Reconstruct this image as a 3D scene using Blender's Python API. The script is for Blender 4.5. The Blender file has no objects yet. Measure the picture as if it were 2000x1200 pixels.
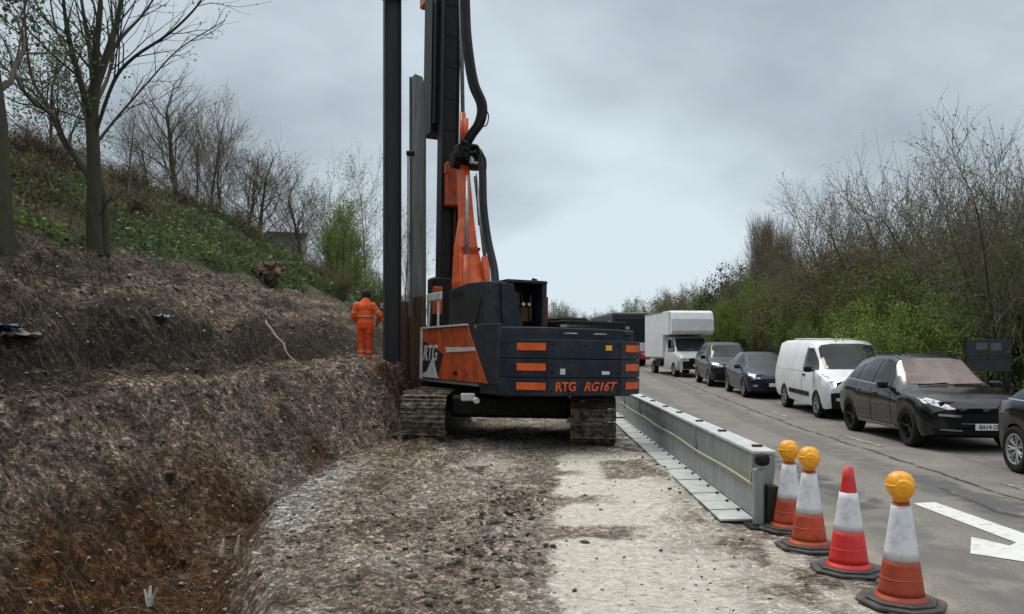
import bpy, bmesh, math, random
import numpy as np
from mathutils import Vector, Matrix, noise as mnoise
from mathutils.bvhtree import BVHTree

S = bpy.context.scene
COL = S.collection
PI = math.pi

# ------------------------------------------------------------------ camera
F_PX, HORIZON, CAM_H, YAW = 1570.0, 685.0, 1.75, math.radians(3.5)
cam_d = bpy.data.cameras.new('camera')
cam_d.sensor_width = 36.0
cam_d.lens = F_PX / 2000 * 36.0
cam_d.shift_y = (HORIZON - 600) / 2000
cam_d.clip_start, cam_d.clip_end = 0.1, 3000
cam = bpy.data.objects.new('camera', cam_d)
COL.objects.link(cam)
cam.location = (0, 0, CAM_H)
cam.rotation_euler = (PI / 2, 0, YAW)
S.camera = cam

def W(px, py, d):
    """a point seen at photo pixel (px, py) and d metres ahead, in world metres"""
    x = (px - 1000) / F_PX * d
    return Vector((x * math.cos(YAW) - d * math.sin(YAW), x * math.sin(YAW) + d * math.cos(YAW),
                   CAM_H + (HORIZON - py) / F_PX * d))

# ------------------------------------------------------------------ sky, overcast
SUN_EL, SUN_AZ = math.radians(58), math.radians(-35)
world = bpy.data.worlds.new('World')
S.world = world
world.use_nodes = True
nt = world.node_tree
nt.nodes.clear()
def N(t, **kw):
    n = nt.nodes.new(t)
    for k, v in kw.items():
        setattr(n, k, v)
    return n
L = nt.links.new
out = N('ShaderNodeOutputWorld')
bg_s, bg_c, mixs = N('ShaderNodeBackground'), N('ShaderNodeBackground'), N('ShaderNodeMixShader')
sky = N('ShaderNodeTexSky', sky_type='NISHITA', sun_disc=False, sun_elevation=SUN_EL, sun_rotation=SUN_AZ)
L(sky.outputs[0], bg_s.inputs[0]); bg_s.inputs[1].default_value = 0.08
tc = N('ShaderNodeTexCoord')
sep = N('ShaderNodeSeparateXYZ'); L(tc.outputs['Generated'], sep.inputs[0])
# cloud layer: flatten the direction onto a high plane so that banks get thinner to the horizon
zc = N('ShaderNodeMath', operation='MAXIMUM'); L(sep.outputs[2], zc.inputs[0]); zc.inputs[1].default_value = 0.0
za = N('ShaderNodeMath', operation='ADD'); L(zc.outputs[0], za.inputs[0]); za.inputs[1].default_value = 0.40
dv = N('ShaderNodeVectorMath', operation='DIVIDE'); L(tc.outputs['Generated'], dv.inputs[0])
cz = N('ShaderNodeCombineXYZ')
for i in range(3): L(za.outputs[0], cz.inputs[i])
L(cz.outputs[0], dv.inputs[1])
mp = N('ShaderNodeMapping'); L(dv.outputs[0], mp.inputs[0]); mp.inputs['Scale'].default_value = (0.9, 1.0, 1.2)
mp.inputs['Location'].default_value = (0.35, 0.2, 0.0); mp.inputs['Rotation'].default_value = (0, 0, math.radians(-14))
n1 = N('ShaderNodeTexNoise'); L(mp.outputs[0], n1.inputs['Vector'])
n1.inputs['Scale'].default_value = 1.5; n1.inputs['Detail'].default_value = 6.0; n1.inputs['Roughness'].default_value = 0.5
n1.inputs['Distortion'].default_value = 0.15
cr = N('ShaderNodeValToRGB'); L(n1.outputs[0], cr.inputs[0])
cr.color_ramp.elements[0].position = 0.36; cr.color_ramp.elements[0].color = (0.335, 0.392, 0.438, 1)
cr.color_ramp.elements[1].position = 0.62; cr.color_ramp.elements[1].color = (0.62, 0.705, 0.77, 1)
# an overcast sky is about three times as bright overhead as at the horizon
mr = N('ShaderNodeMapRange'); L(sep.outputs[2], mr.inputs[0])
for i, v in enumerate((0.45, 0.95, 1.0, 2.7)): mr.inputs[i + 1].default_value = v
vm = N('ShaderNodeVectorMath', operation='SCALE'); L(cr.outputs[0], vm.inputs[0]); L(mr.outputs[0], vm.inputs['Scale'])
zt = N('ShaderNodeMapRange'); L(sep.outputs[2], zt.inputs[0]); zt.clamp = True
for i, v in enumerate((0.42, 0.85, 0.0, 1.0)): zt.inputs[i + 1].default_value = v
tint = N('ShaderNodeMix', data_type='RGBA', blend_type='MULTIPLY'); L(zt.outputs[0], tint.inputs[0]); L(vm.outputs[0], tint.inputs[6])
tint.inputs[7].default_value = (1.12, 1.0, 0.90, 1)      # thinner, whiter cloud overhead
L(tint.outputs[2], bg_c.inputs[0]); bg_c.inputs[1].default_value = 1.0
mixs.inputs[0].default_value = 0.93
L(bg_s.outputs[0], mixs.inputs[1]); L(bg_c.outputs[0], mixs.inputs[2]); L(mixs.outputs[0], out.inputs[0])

sun_d = bpy.data.lights.new('sun', 'SUN')
sun_d.energy, sun_d.angle, sun_d.color = 1.7, math.radians(24), (1.0, 0.94, 0.85)
sun = bpy.data.objects.new('sun', sun_d); COL.objects.link(sun)
sun.rotation_euler = (PI / 2 - SUN_EL, 0, PI - SUN_AZ)

S.view_settings.view_transform = 'Standard'
S.view_settings.look = 'None'
S.view_settings.gamma = 1.0
S.view_settings.use_curve_mapping = False
S.view_settings.exposure = 0.22
S.render.engine = 'CYCLES'
S.cycles.max_bounces = 5
S.cycles.diffuse_bounces = 3
S.cycles.glossy_bounces = 3
S.cycles.transparent_max_bounces = 8

# ------------------------------------------------------------------ materials
def mat(name, color, rough=0.6, metal=0.0, var=0.25, scale=6.0, bump=0.0, bscale=40.0, coat=0.0, color2=None, spec=0.5,
        detail=6.0, stretch=None, lo=0.35, hi=0.65, island=0.0):
    """principled surface whose colour wanders between color and color2 by noise in object space"""
    m = bpy.data.materials.new(name); m.use_nodes = True
    t = m.node_tree; b = t.nodes['Principled BSDF']
    b.inputs['Roughness'].default_value = rough; b.inputs['Metallic'].default_value = metal
    b.inputs['Coat Weight'].default_value = coat; b.inputs['Coat Roughness'].default_value = 0.05
    b.inputs['Specular IOR Level'].default_value = spec
    c = (*color, 1)
    c2 = (*color2, 1) if color2 else (*(max(0, v * (1 - var)) for v in color), 1)
    tcn = t.nodes.new('ShaderNodeTexCoord'); vec = tcn.outputs['Object']
    if stretch:
        mpn = t.nodes.new('ShaderNodeMapping'); mpn.inputs['Scale'].default_value = stretch
        t.links.new(vec, mpn.inputs[0]); vec = mpn.outputs[0]
    nz = t.nodes.new('ShaderNodeTexNoise'); nz.inputs['Scale'].default_value = scale; nz.inputs['Detail'].default_value = detail
    nz.inputs['Roughness'].default_value = 0.65
    t.links.new(vec, nz.inputs['Vector'])
    r = t.nodes.new('ShaderNodeValToRGB'); t.links.new(nz.outputs[0], r.inputs[0])
    r.color_ramp.elements[0].position, r.color_ramp.elements[1].position = lo, hi
    r.color_ramp.elements[0].color, r.color_ramp.elements[1].color = c, c2
    col = r.outputs[0]
    if island:
        g = t.nodes.new('ShaderNodeNewGeometry')
        mx = t.nodes.new('ShaderNodeMapRange'); t.links.new(g.outputs['Random Per Island'], mx.inputs[0])
        mx.inputs[3].default_value, mx.inputs[4].default_value = 1 - island, 1 + island
        vs = t.nodes.new('ShaderNodeVectorMath'); vs.operation = 'SCALE'
        t.links.new(col, vs.inputs[0]); t.links.new(mx.outputs[0], vs.inputs['Scale']); col = vs.outputs[0]
    t.links.new(col, b.inputs['Base Color'])
    if bump:
        bz = t.nodes.new('ShaderNodeTexNoise'); bz.inputs['Scale'].default_value = bscale; bz.inputs['Detail'].default_value = 5
        t.links.new(vec, bz.inputs['Vector'])
        bn = t.nodes.new('ShaderNodeBump'); bn.inputs['Strength'].default_value = bump; bn.inputs['Distance'].default_value = 0.02
        t.links.new(bz.outputs[0], bn.inputs['Height']); t.links.new(bn.outputs[0], b.inputs['Normal'])
    return m

def leafmat(name, c, c2, island=0.45, trans=0.35):
    m = mat(name, c, rough=0.55, color2=c2, scale=0.8, island=island, spec=0.25)
    t = m.node_tree; b = t.nodes['Principled BSDF']
    src = b.inputs['Base Color'].links[0].from_socket
    tr = t.nodes.new('ShaderNodeBsdfTranslucent'); t.links.new(src, tr.inputs[0])
    mx = t.nodes.new('ShaderNodeMixShader'); mx.inputs[0].default_value = trans
    t.links.new(b.outputs[0], mx.inputs[1]); t.links.new(tr.outputs[0], mx.inputs[2])
    t.links.new(mx.outputs[0], t.nodes['Material Output'].inputs[0])
    return m

M = dict(
    navy=mat('navy_paint', (0.009, 0.015, 0.026), 0.4, color2=(0.040, 0.041, 0.042), scale=3.2, bump=0.08, spec=0.28, lo=.45, hi=.8),
    navy_dusty=mat('navy_paint_dusty', (0.015, 0.021, 0.030), 0.55, color2=(0.040, 0.040, 0.040), scale=7, bump=0.06, spec=0.25),
    orange=mat('orange_paint', (0.80, 0.115, 0.006), 0.42, color2=(0.48, 0.065, 0.008), scale=4, bump=0.05),
    orange_dirty=mat('orange_paint_dirty', (0.62, 0.085, 0.008), 0.55, color2=(0.22, 0.045, 0.014), scale=5, bump=0.1),
    black_steel=mat('black_steel', (0.005, 0.006, 0.009), 0.5, color2=(0.016, 0.015, 0.015), scale=5, bump=0.1, spec=0.2),
    dark_machine=mat('dark_machine', (0.006, 0.006, 0.006), 0.65, color2=(0.020, 0.017, 0.014), scale=10, bump=0.15, spec=0.2),
    rubber=mat('rubber', (0.008, 0.008, 0.008), 0.75, color2=(0.022, 0.020, 0.018), scale=15, bump=0.15, spec=0.2),
    hose=mat('hose_rubber', (0.006, 0.007, 0.008), 0.5, color2=(0.015, 0.015, 0.015), scale=20, bump=0.2, spec=0.25),
    mud=mat('mud', (0.19, 0.155, 0.12), 0.9, color2=(0.03, 0.024, 0.019), scale=8, bump=0.8, lo=.4, hi=.6, bscale=25),
    steel=mat('steel_grey', (0.33, 0.34, 0.35), 0.45, 0.7, color2=(0.2, 0.2, 0.2), scale=8),
    chrome=mat('bright_metal', (0.6, 0.6, 0.62), 0.22, 0.9, var=0.2, scale=20),
    galv=mat('galvanised_steel', (0.30, 0.335, 0.34), 0.5, 0.35, color2=(0.20, 0.225, 0.225), scale=2.6, stretch=(1.6, 1.6, 0.5), bump=0.05),
    galv_top=mat('galvanised_bright', (0.55, 0.58, 0.57), 0.5, 0.2, color2=(0.40, 0.43, 0.42), scale=6),
    pile_dark=mat('pile_dark_steel', (0.012, 0.015, 0.021), 0.5, 0.1, color2=(0.030, 0.028, 0.026), scale=1.5, stretch=(6, 6, 0.6), bump=0.1, spec=0.3),
    pile_grey=mat('pile_grey_steel', (0.17, 0.185, 0.185), 0.6, 0.1, color2=(0.08, 0.078, 0.066), scale=1.4, stretch=(5, 5, 0.5), bump=0.1),
    rust=mat('rust', (0.10, 0.045, 0.022), 0.85, 0.1, color2=(0.038, 0.024, 0.016), scale=4, stretch=(4, 4, 1), bump=0.3),
    white=mat('white_paint', (0.72, 0.745, 0.765), 0.35, color2=(0.60, 0.62, 0.63), scale=2.5),
    white_dull=mat('white_dull', (0.62, 0.62, 0.62), 0.55, color2=(0.46, 0.45, 0.44), scale=3),
    glass=mat('window_glass', (0.022, 0.030, 0.033), 0.08, spec=0.30, var=0.2),
    glass_side=mat('side_glass', (0.016, 0.021, 0.023), 0.08, spec=0.35, var=0.2),
    glass_pink_reflection=mat('windscreen_painted_reflection', (0.23, 0.165, 0.15), 0.12, color2=(0.11, 0.09, 0.085), spec=0.4, scale=2),  # rosy reflection painted into the base colour of the pane
    black_paint=mat('black_car_paint', (0.0035, 0.0042, 0.005), 0.16, color2=(0.005, 0.006, 0.007), scale=3, spec=0.45, coat=.25),
    blue_paint=mat('dark_blue_paint', (0.008, 0.010, 0.032), 0.2, color2=(0.012, 0.014, 0.034), scale=3, spec=0.4),
    grey_paint=mat('dark_grey_paint', (0.012, 0.015, 0.018), 0.2, color2=(0.018, 0.02, 0.023), scale=3, spec=0.4),
    trim=mat('black_trim', (0.006, 0.006, 0.007), 0.55, var=0.3, scale=10, spec=0.2),
    silver=mat('silver_wheel', (0.45, 0.46, 0.47), 0.35, 0.2, var=0.2),
    lamp_clear=mat('headlight_lens', (0.62, 0.65, 0.70), 0.12, 0.3, color2=(0.20, 0.22, 0.25), scale=14, coat=0.6, lo=0.45, hi=0.55),
    lamp_red=mat('tail_lens', (0.22, 0.01, 0.01), 0.2, coat=0.5),
    lamp_yellow=mat('lamp_amber_plastic', (0.90, 0.43, 0.012), 0.35, color2=(0.80, 0.30, 0.01), scale=9, spec=0.5),
    plate=mat('plate_white', (0.72, 0.72, 0.72), 0.5, var=0.1),
    ink=mat('black_ink', (0.01, 0.01, 0.01), 0.6),
    cone_orange=mat('cone_orange_sleeve', (0.55, 0.075, 0.018), 0.5, color2=(0.28, 0.045, 0.02), scale=7, bump=0.05),
    cone_brick=mat('cone_brick_sleeve', (0.40, 0.055, 0.018), 0.55, color2=(0.26, 0.04, 0.016), scale=6, bump=0.05),
    cone_red=mat('cone_red_plastic', (0.68, 0.03, 0.025), 0.45, color2=(0.50, 0.022, 0.02), scale=5, bump=0.04),
    cone_white=mat('cone_white_sleeve', (0.66, 0.68, 0.72), 0.4, color2=(0.34, 0.34, 0.35), scale=7, lo=0.45, hi=0.80, bump=0.04),
    cone_base=mat('cone_base_rubber', (0.035, 0.036, 0.036), 0.75, color2=(0.085, 0.08, 0.074), scale=12, bump=0.3),
    cream=mat('cream_paint', (0.62, 0.58, 0.40), 0.5),
    red=mat('red_paint', (0.38, 0.03, 0.02), 0.4),
    hivis=mat('hivis_orange', (0.95, 0.14, 0.02), 0.75, color2=(0.72, 0.075, 0.012), scale=9, bump=0.5, bscale=18),
    hivis_red=mat('hivis_orange_trousers', (0.90, 0.095, 0.018), 0.75, color2=(0.62, 0.05, 0.012), scale=8, bump=0.5, bscale=16),
    reflective=mat('reflective_band', (0.62, 0.36, 0.18), 0.5, color2=(0.5, 0.26, 0.12), scale=12),
    skin=mat('skin', (0.45, 0.25, 0.18), 0.6),
    dark_cloth=mat('dark_cloth', (0.018, 0.018, 0.022), 0.8, bump=0.2),
    bark=mat('bark', (0.060, 0.050, 0.036), 0.9, color2=(0.030, 0.034, 0.015), scale=5, stretch=(2, 2, 0.7), bump=0.6, bscale=22),
    twig=mat('twig_bark', (0.150, 0.125, 0.090), 0.9, color2=(0.085, 0.074, 0.052), scale=3),
    twig_pale=mat('twig_bark_pale', (0.19, 0.14, 0.10), 0.9, color2=(0.11, 0.085, 0.06), scale=3),
    leaf_bud=leafmat('leaf_bud', (0.14, 0.165, 0.045), (0.10, 0.10, 0.035)),
    leaf_green=leafmat('leaf_fresh_green', (0.190, 0.285, 0.050), (0.130, 0.185, 0.038)),
    leaf_ivy=leafmat('leaf_ivy', (0.095, 0.165, 0.062), (0.060, 0.100, 0.034)),
    leaf_hedge=leafmat('leaf_hedge', (0.165, 0.235, 0.040), (0.110, 0.130, 0.032)),
    leaf_olive=leafmat('leaf_olive', (0.150, 0.140, 0.052), (0.095, 0.088, 0.038)),
    leaf_dark=leafmat('leaf_dark', (0.036, 0.056, 0.022), (0.022, 0.034, 0.015)),
    bramble=mat('bramble_stem', (0.15, 0.095, 0.065), 0.85, color2=(0.055, 0.036, 0.026), scale=2, island=0.4),
    dead_grass=mat('dead_grass', (0.20, 0.165, 0.10), 0.85, color2=(0.10, 0.10, 0.04), scale=2, island=0.4),
    stone=mat('stone', (0.24, 0.21, 0.18), 0.9, color2=(0.10, 0.084, 0.068), scale=12, bump=0.4, bscale=60, island=0.85),
    clod=mat('clod', (0.11, 0.088, 0.070), 0.95, color2=(0.055, 0.044, 0.034), scale=12, bump=0.5, bscale=60, island=0.5),
    chalk=mat('chalk', (0.50, 0.48, 0.43), 0.9, color2=(0.30, 0.27, 0.23), scale=9, bump=0.4, island=0.3),
    root=mat('root_straw', (0.27, 0.21, 0.145), 0.85, color2=(0.055, 0.04, 0.028), scale=3, island=0.5),
    blue_rag=mat('blue_rag', (0.03, 0.07, 0.16), 0.7), pale_blue=mat('pale_blue_rag', (0.16, 0.20, 0.26), 0.7),
    wood_cut=mat('cut_wood', (0.42, 0.29, 0.15), 0.8),
    house_grey=mat('grey_render', (0.11, 0.115, 0.12), 0.85), house_white=mat('white_render', (0.62, 0.64, 0.66), 0.8),
    sign_back=mat('sign_back_grey', (0.022, 0.025, 0.030), 0.55, color2=(0.014, 0.016, 0.019), scale=3),
    yellow_tape=mat('yellow_rope', (0.55, 0.50, 0.26), 0.6),
    pink_tape=mat('pale_orange_rope', (0.62, 0.40, 0.26), 0.6),
)

# ------------------------------------------------------------------ mesh helpers
class MB:
    """collects shapes and links them as ONE mesh object"""
    def __init__(s):
        s.v, s.f, s.mi, s.m = [], [], [], 0
    def add(s, vs, fs):
        o = len(s.v)
        s.v.extend([tuple(p) for p in vs])
        s.f.extend([tuple(i + o for i in f) for f in fs])
        s.mi.extend([s.m] * len(fs))
    def box(s, c, d, rot=None, bev=0.0, seg=1):
        bm = bmesh.new()
        bmesh.ops.create_cube(bm, size=1.0)
        for v in bm.verts: v.co = Vector((v.co.x * d[0], v.co.y * d[1], v.co.z * d[2]))
        if bev > 0:
            bmesh.ops.bevel(bm, geom=bm.edges[:], offset=bev, segments=seg, affect='EDGES', profile=0.5)
        s.bm(bm, c, rot)
    def bm(s, bm, c=(0, 0, 0), rot=None):
        R = Matrix.Identity(3) if rot is None else (rot if isinstance(rot, Matrix) else Matrix.Rotation(rot, 3, 'Z'))
        c = Vector(c)
        bm.verts.index_update()
        s.add([R @ v.co + c for v in bm.verts], [[v.index for v in f.verts] for f in bm.faces])
        bm.free()
    def tube(s, pts, r, n=8, cap=True):
        pts = [Vector(p) for p in pts]
        rs = r if isinstance(r, (list, tuple)) else [r] * len(pts)
        vs, fs = [], []
        up = None
        for i, p in enumerate(pts):
            t = (pts[min(i + 1, len(pts) - 1)] - pts[max(i - 1, 0)])
            if t.length < 1e-9: t = Vector((0, 0, 1))
            t.normalize()
            if up is None:
                up = Vector((1, 0, 0)) if abs(t.x) < 0.8 else Vector((0, 1, 0))
            a = (up - t * up.dot(t))
            if a.length < 1e-6: a = t.orthogonal()
            a.normalize(); b = t.cross(a); up = a
            for k in range(n):
                w = 2 * PI * k / n
                vs.append(p + (a * math.cos(w) + b * math.sin(w)) * rs[i])
        for i in range(len(pts) - 1):
            for k in range(n):
                k2 = (k + 1) % n
                fs.append((i * n + k, i * n + k2, (i + 1) * n + k2, (i + 1) * n + k))
        if cap:
            fs.append(tuple(range(n - 1, -1, -1)))
            fs.append(tuple((len(pts) - 1) * n + k for k in range(n)))
        s.add(vs, fs)
    def lathe(s, prof, n=24, c=(0, 0, 0), axis='Z', cap=True):
        vs, fs = [], []
        for (r, z) in prof:
            for k in range(n):
                w = 2 * PI * k / n
                p = Vector((r * math.cos(w), r * math.sin(w), z))
                if axis == 'X': p = Vector((p.z, p.x, p.y))
                if axis == 'Y': p = Vector((p.x, p.z, p.y))
                vs.append(p + Vector(c))
        for i in range(len(prof) - 1):
            for k in range(n):
                k2 = (k + 1) % n
                fs.append((i * n + k, i * n + k2, (i + 1) * n + k2, (i + 1) * n + k))
        if cap and prof[0][0] > 1e-6: fs.append(tuple(range(n - 1, -1, -1)))
        if cap and prof[-1][0] > 1e-6: fs.append(tuple((len(prof) - 1) * n + k for k in range(n)))
        s.add(vs, fs)
    def prism(s, poly, lo, hi, axis='Z'):
        """polygon swept along an axis; poly in the two other axes"""
        n = len(poly); vs = []
        for h in (lo, hi):
            for (a, b) in poly:
                vs.append({'Z': (a, b, h), 'Y': (a, h, b), 'X': (h, a, b)}[axis])
        fs = [tuple(range(n - 1, -1, -1)), tuple(range(n, 2 * n))]
        for k in range(n):
            k2 = (k + 1) % n
            fs.append((k, k2, n + k2, n + k))
        s.add(vs, fs)
    def build(s, name, m, parent=None, smooth=False, bevel=0.0):
        me = bpy.data.meshes.new(name)
        me.from_pydata(s.v, [], s.f)
        ms = m if isinstance(m, (list, tuple)) else [m]
        for q in ms: me.materials.append(q)
        if len(ms) > 1: me.polygons.foreach_set('material_index', s.mi)
        bm = bmesh.new(); bm.from_mesh(me)
        if len(bm.faces) < 60000: bmesh.ops.recalc_face_normals(bm, faces=bm.faces)
        bm.to_mesh(me); bm.free()
        if smooth: me.polygons.foreach_set('use_smooth', [True] * len(me.polygons))
        me.update()
        o = bpy.data.objects.new(name, me); COL.objects.link(o)
        if parent is not None: o.parent = parent
        if bevel:
            b = o.modifiers.new('bevel', 'BEVEL'); b.width = bevel; b.segments = 2; b.limit_method = 'ANGLE'; b.angle_limit = 0.6
        return o

def np_mesh(name, verts, faces, mats, parent=None, smooth=False, mi=None):
    """verts (n,3), faces (m,k) numpy"""
    me = bpy.data.meshes.new(name)
    verts = np.asarray(verts, dtype=np.float32); faces = np.asarray(faces, dtype=np.int32)
    k = faces.shape[1]
    me.vertices.add(len(verts)); me.vertices.foreach_set('co', verts.ravel())
    me.loops.add(faces.size); me.loops.foreach_set('vertex_index', faces.ravel())
    me.polygons.add(len(faces)); me.polygons.foreach_set('loop_start', np.arange(0, faces.size, k, dtype=np.int32))
    if smooth: me.polygons.foreach_set('use_smooth', np.ones(len(faces), dtype=bool))
    for q in (mats if isinstance(mats, (list, tuple)) else [mats]): me.materials.append(q)
    if mi is not None: me.polygons.foreach_set('material_index', np.asarray(mi, dtype=np.int32))
    me.update(calc_edges=True); me.validate()
    o = bpy.data.objects.new(name, me); COL.objects.link(o)
    if parent is not None: o.parent = parent
    return o

def tag(o, label=None, cat=None, group=None, kind=None):
    if label: o['label'] = label
    if cat: o['category'] = cat
    if group: o['group'] = group
    if kind: o['kind'] = kind
    return o

def empty(name, loc=(0, 0, 0), rz=0.0, label=None, cat=None, group=None):
    o = bpy.data.objects.new(name, None); COL.objects.link(o)
    o.empty_display_size = 0.2
    o.location = loc; o.rotation_euler = (0, 0, rz)
    return tag(o, label, cat, group)

def copy_tree(o, parent=None):
    c = o.copy(); COL.objects.link(c)
    if parent is not None: c.parent = parent
    for ch in o.children: copy_tree(ch, c)
    return c

def text_obj(name, body, size, m, loc, rot, parent, shear=0.0, extrude=0.003, align='CENTER', sx=1.0, bold=0.018):
    cu = bpy.data.curves.new(name, 'FONT'); cu.body = body; cu.size = size; cu.extrude = extrude
    cu.align_x = align; cu.align_y = 'CENTER'; cu.shear = shear; cu.offset = size * bold
    t = bpy.data.objects.new(name, cu); COL.objects.link(t)
    dg = bpy.context.evaluated_depsgraph_get()
    me = bpy.data.meshes.new_from_object(t.evaluated_get(dg))
    bpy.data.objects.remove(t)
    me.materials.clear(); me.materials.append(m)
    o = bpy.data.objects.new(name, me); COL.objects.link(o)
    o.parent = parent; o.location = loc; o.rotation_euler = rot; o.scale = (sx, 1, 1)
    return o

# numpy noise
def _h(ix, iy, seed):
    n = (ix.astype(np.int64) * 374761393 + iy.astype(np.int64) * 668265263 + seed * 1442695041) & 0xFFFFFFFF
    n = ((n ^ (n >> 13)) * 1274126177) & 0xFFFFFFFF
    return ((n ^ (n >> 16)) & 0xFFFF) / 65535.0
def vnoise(x, y, seed=0):
    x, y = np.asarray(x, float), np.asarray(y, float)
    ix, iy = np.floor(x), np.floor(y); fx, fy = x - ix, y - iy
    fx, fy = fx * fx * fx * (fx * (fx * 6 - 15) + 10), fy * fy * fy * (fy * (fy * 6 - 15) + 10)
    a, b, c, d = _h(ix, iy, seed), _h(ix + 1, iy, seed), _h(ix, iy + 1, seed), _h(ix + 1, iy + 1, seed)
    return (a * (1 - fx) + b * fx) * (1 - fy) + (c * (1 - fx) + d * fx) * fy
def fbm(x, y, seed=0, oct=4, gain=0.5, ridged=False):
    t, a, s = 0, 1.0, 0
    for o in range(oct):
        n = vnoise(x * 2 ** o + 17.3 * o, y * 2 ** o - 9.1 * o, seed + o)
        if ridged: n = 1 - np.abs(2 * n - 1)
        t = t + a * n; s += a; a *= gain
    return t / s * 2 - 1
# ------------------------------------------------------------------ terrain
def sstep(e0, e1, x):
    t = np.clip((x - e0) / (e1 - e0), 0, 1); return t * t * (3 - 2 * t)
def z_road(Y):
    Y = np.asarray(Y, float)
    t = np.clip(Y, 18, 60)
    return 0.022 * (np.sqrt((t - 18) ** 2 + 4) - 2)

def ground_z(X, Y, parts=False):
    X, Y = np.broadcast_arrays(np.asarray(X, float), np.asarray(Y, float))
    I = np.interp
    xw = X + 0.10 * fbm(X * 0.7, Y * 0.5, 5, 3) + 0.24 * fbm(Y * 1.1, X * 0.4, 6, 4) * sstep(15, 12, Y)
    xf = I(Y, [3, 5, 6, 7.6, 9.5, 12, 14, 16.0], [-1.75, -1.95, -2.3, -2.95, -3.38, -3.5, -3.3, -3.0])
    dd = I(Y, [3, 7, 9, 11, 13], [0.62, 0.58, 0.42, 0.2, 0.0])
    xb = I(Y, [3, 6, 10, 14, 16], [-3.75, -3.75, -3.9, -3.55, -3.05])
    xe = I(Y, [3, 9, 14.4, 16, 17.5], [-5.35, -5.25, -4.6, -3.9, -3.5])
    ze = I(Y, [3, 9, 15, 17.5, 40], [1.22, 1.28, 1.32, 1.40, 1.45])
    xi = I(Y, [3, 14, 18, 30], [-6.3, -6.25, -5.9, -5.9])
    zi = ze + 0.12
    ridge = (7.35 + 0.35 * fbm(Y * 0.11, Y * 0, 9, 2)) * I(Y, [33, 36, 39, 43, 50, 60, 100], [1, .92, .76, .62, .53, .45, .36])
    mid_ = 3.78 * I(Y, [36, 60, 100], [1, .8, .6])
    zr = z_road(Y)
    floor = zr * 1.0
    out_ = np.zeros_like(X)
    # piecewise linear across the bank, row by row in closed form
    def seg(x0, z0, x1, z1):      # x0 > x1
        t = np.clip((x0 - xw) / np.maximum(x0 - x1, 1e-3), 0, 1)
        return z0 + (z1 - z0) * t
    z = floor.copy()
    xdl = xf - np.minimum(0.55, np.maximum(0.02, (xf - xb) * 0.5))
    z = np.where(xw < xf, seg(xf, floor, xdl, floor - dd), z)
    z = np.where(xw < xdl, seg(xdl, floor - dd, xb, floor - dd * 0.9), z)
    z = np.where(xw < xb, seg(xb, floor - dd * 0.9, xe, ze), z)
    z = np.where(xw < xe, seg(xe, ze, xi, zi), z)
    z = np.where(xw < xi, seg(xi, zi, -6.55, zi + 0.72), z)
    z = np.where(xw < -6.55, seg(-6.55, zi + 0.72, -9.1, mid_), z)
    z = np.where(xw < -9.1, seg(-9.1, mid_, -14.4, ridge), z)
    z = np.where(xw < -14.4, seg(-14.4, ridge, -40, ridge + 0.4), z)
    # detail
    bank = sstep(-3.1, -4.0, X) * sstep(-9.6, -8.6, X)
    bank = np.where(Y > 15, sstep(-2.9, -3.4, X) * sstep(-9.6, -8.6, X), bank)
    veg = sstep(-8.8, -9.6, X)
    site = (1 - sstep(-2.6, -3.4, X)) * (1 - sstep(2.0, 2.4, X))
    lower = bank * sstep(-5.6, -5.0, X); upper = bank * (1 - sstep(-5.9, -5.4, X))
    groove = fbm(X * 4.2 + Y * 0.5, Y * 0.42, 21, 3)
    groove2 = fbm(X * 3.0 + Y * 2.0, (Y - X) * 0.7, 26, 3, ridged=True)
    z = z + bank * (0.16 * fbm(X * 0.9, Y * 0.9, 11, 3) + 0.075 * fbm(X * 3.3, Y * 3.0, 14, 3, 0.6)
                    + 0.055 * fbm(X * 9, Y * 9, 17, 3, 0.7))
    z = z + upper * (0.22 * groove - 0.16 * np.maximum(0, fbm(X * 2.6 + Y * .25, Y * 0.16, 28, 2) - .25)) + lower * 0.10 * groove2
    z = z + veg * (0.25 * fbm(X * 0.7, Y * 0.7, 31, 4))
    rough = site * (1 - 0.75 * sstep(-0.25, 0.1, X + 0.25 * fbm(Y * 1.1, X, 41, 2)))
    z = z + rough * (0.055 * fbm(X * 1.1, Y * 0.8, 42, 3) + 0.045 * fbm(X * 4, Y * 4, 44, 3, 0.65) + 0.026 * fbm(X * 12, Y * 12, 47, 2, .7))
    z = z + site * 0.006 * fbm(X * 9, Y * 3, 49, 3)
    tread = sstep(.62, .75, X) * sstep(1.62, 1.48, X) * sstep(-.15, .25, fbm(X * .8, Y * .7, 53, 2)) * (Y < 16)
    z = z + tread * 0.016 * np.sin(Y * 2 * PI / .19 + .8 * fbm(X * 2, Y * .4, 54, 2))
    # spoil thrown up beside the wheel track
    for (cx, cy, sx, sy, hh) in ((-0.75, 8.6, 0.22, 0.35, 0.13), (-0.45, 9.4, 0.3, 0.25, 0.12), (-0.55, 6.7, 0.35, 0.5, 0.12), (-0.75, 7.6, 0.3, 0.3, 0.10),
                                 (-1.0, 10.4, 0.5, 0.3, 0.08), (-2.0, 12.5, 0.5, 0.7, 0.12), (1.25, 11.6, 0.28, 0.9, 0.08), (-2.2, 8.2, 0.4, 0.7, 0.08),
                                 (-1.6, 6.2, 0.5, 0.4, 0.08), (-2.55, 14.6, 0.35, 0.5, 0.16)):
        z = z + hh * np.exp(-((X - cx) / sx) ** 2 - ((Y - cy) / sy) ** 2) * (1 + 0.7 * fbm(X * 6, Y * 6, 51, 3))
    # right verge
    vr = sstep(9.6, 14, X)
    z = z + vr * (0.9 + 0.15 * fbm(X * 0.5, Y * 0.5, 61, 3)) + 0.03 * sstep(9.5, 10, X) * fbm(X * 4, Y * 4, 63, 3)
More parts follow.
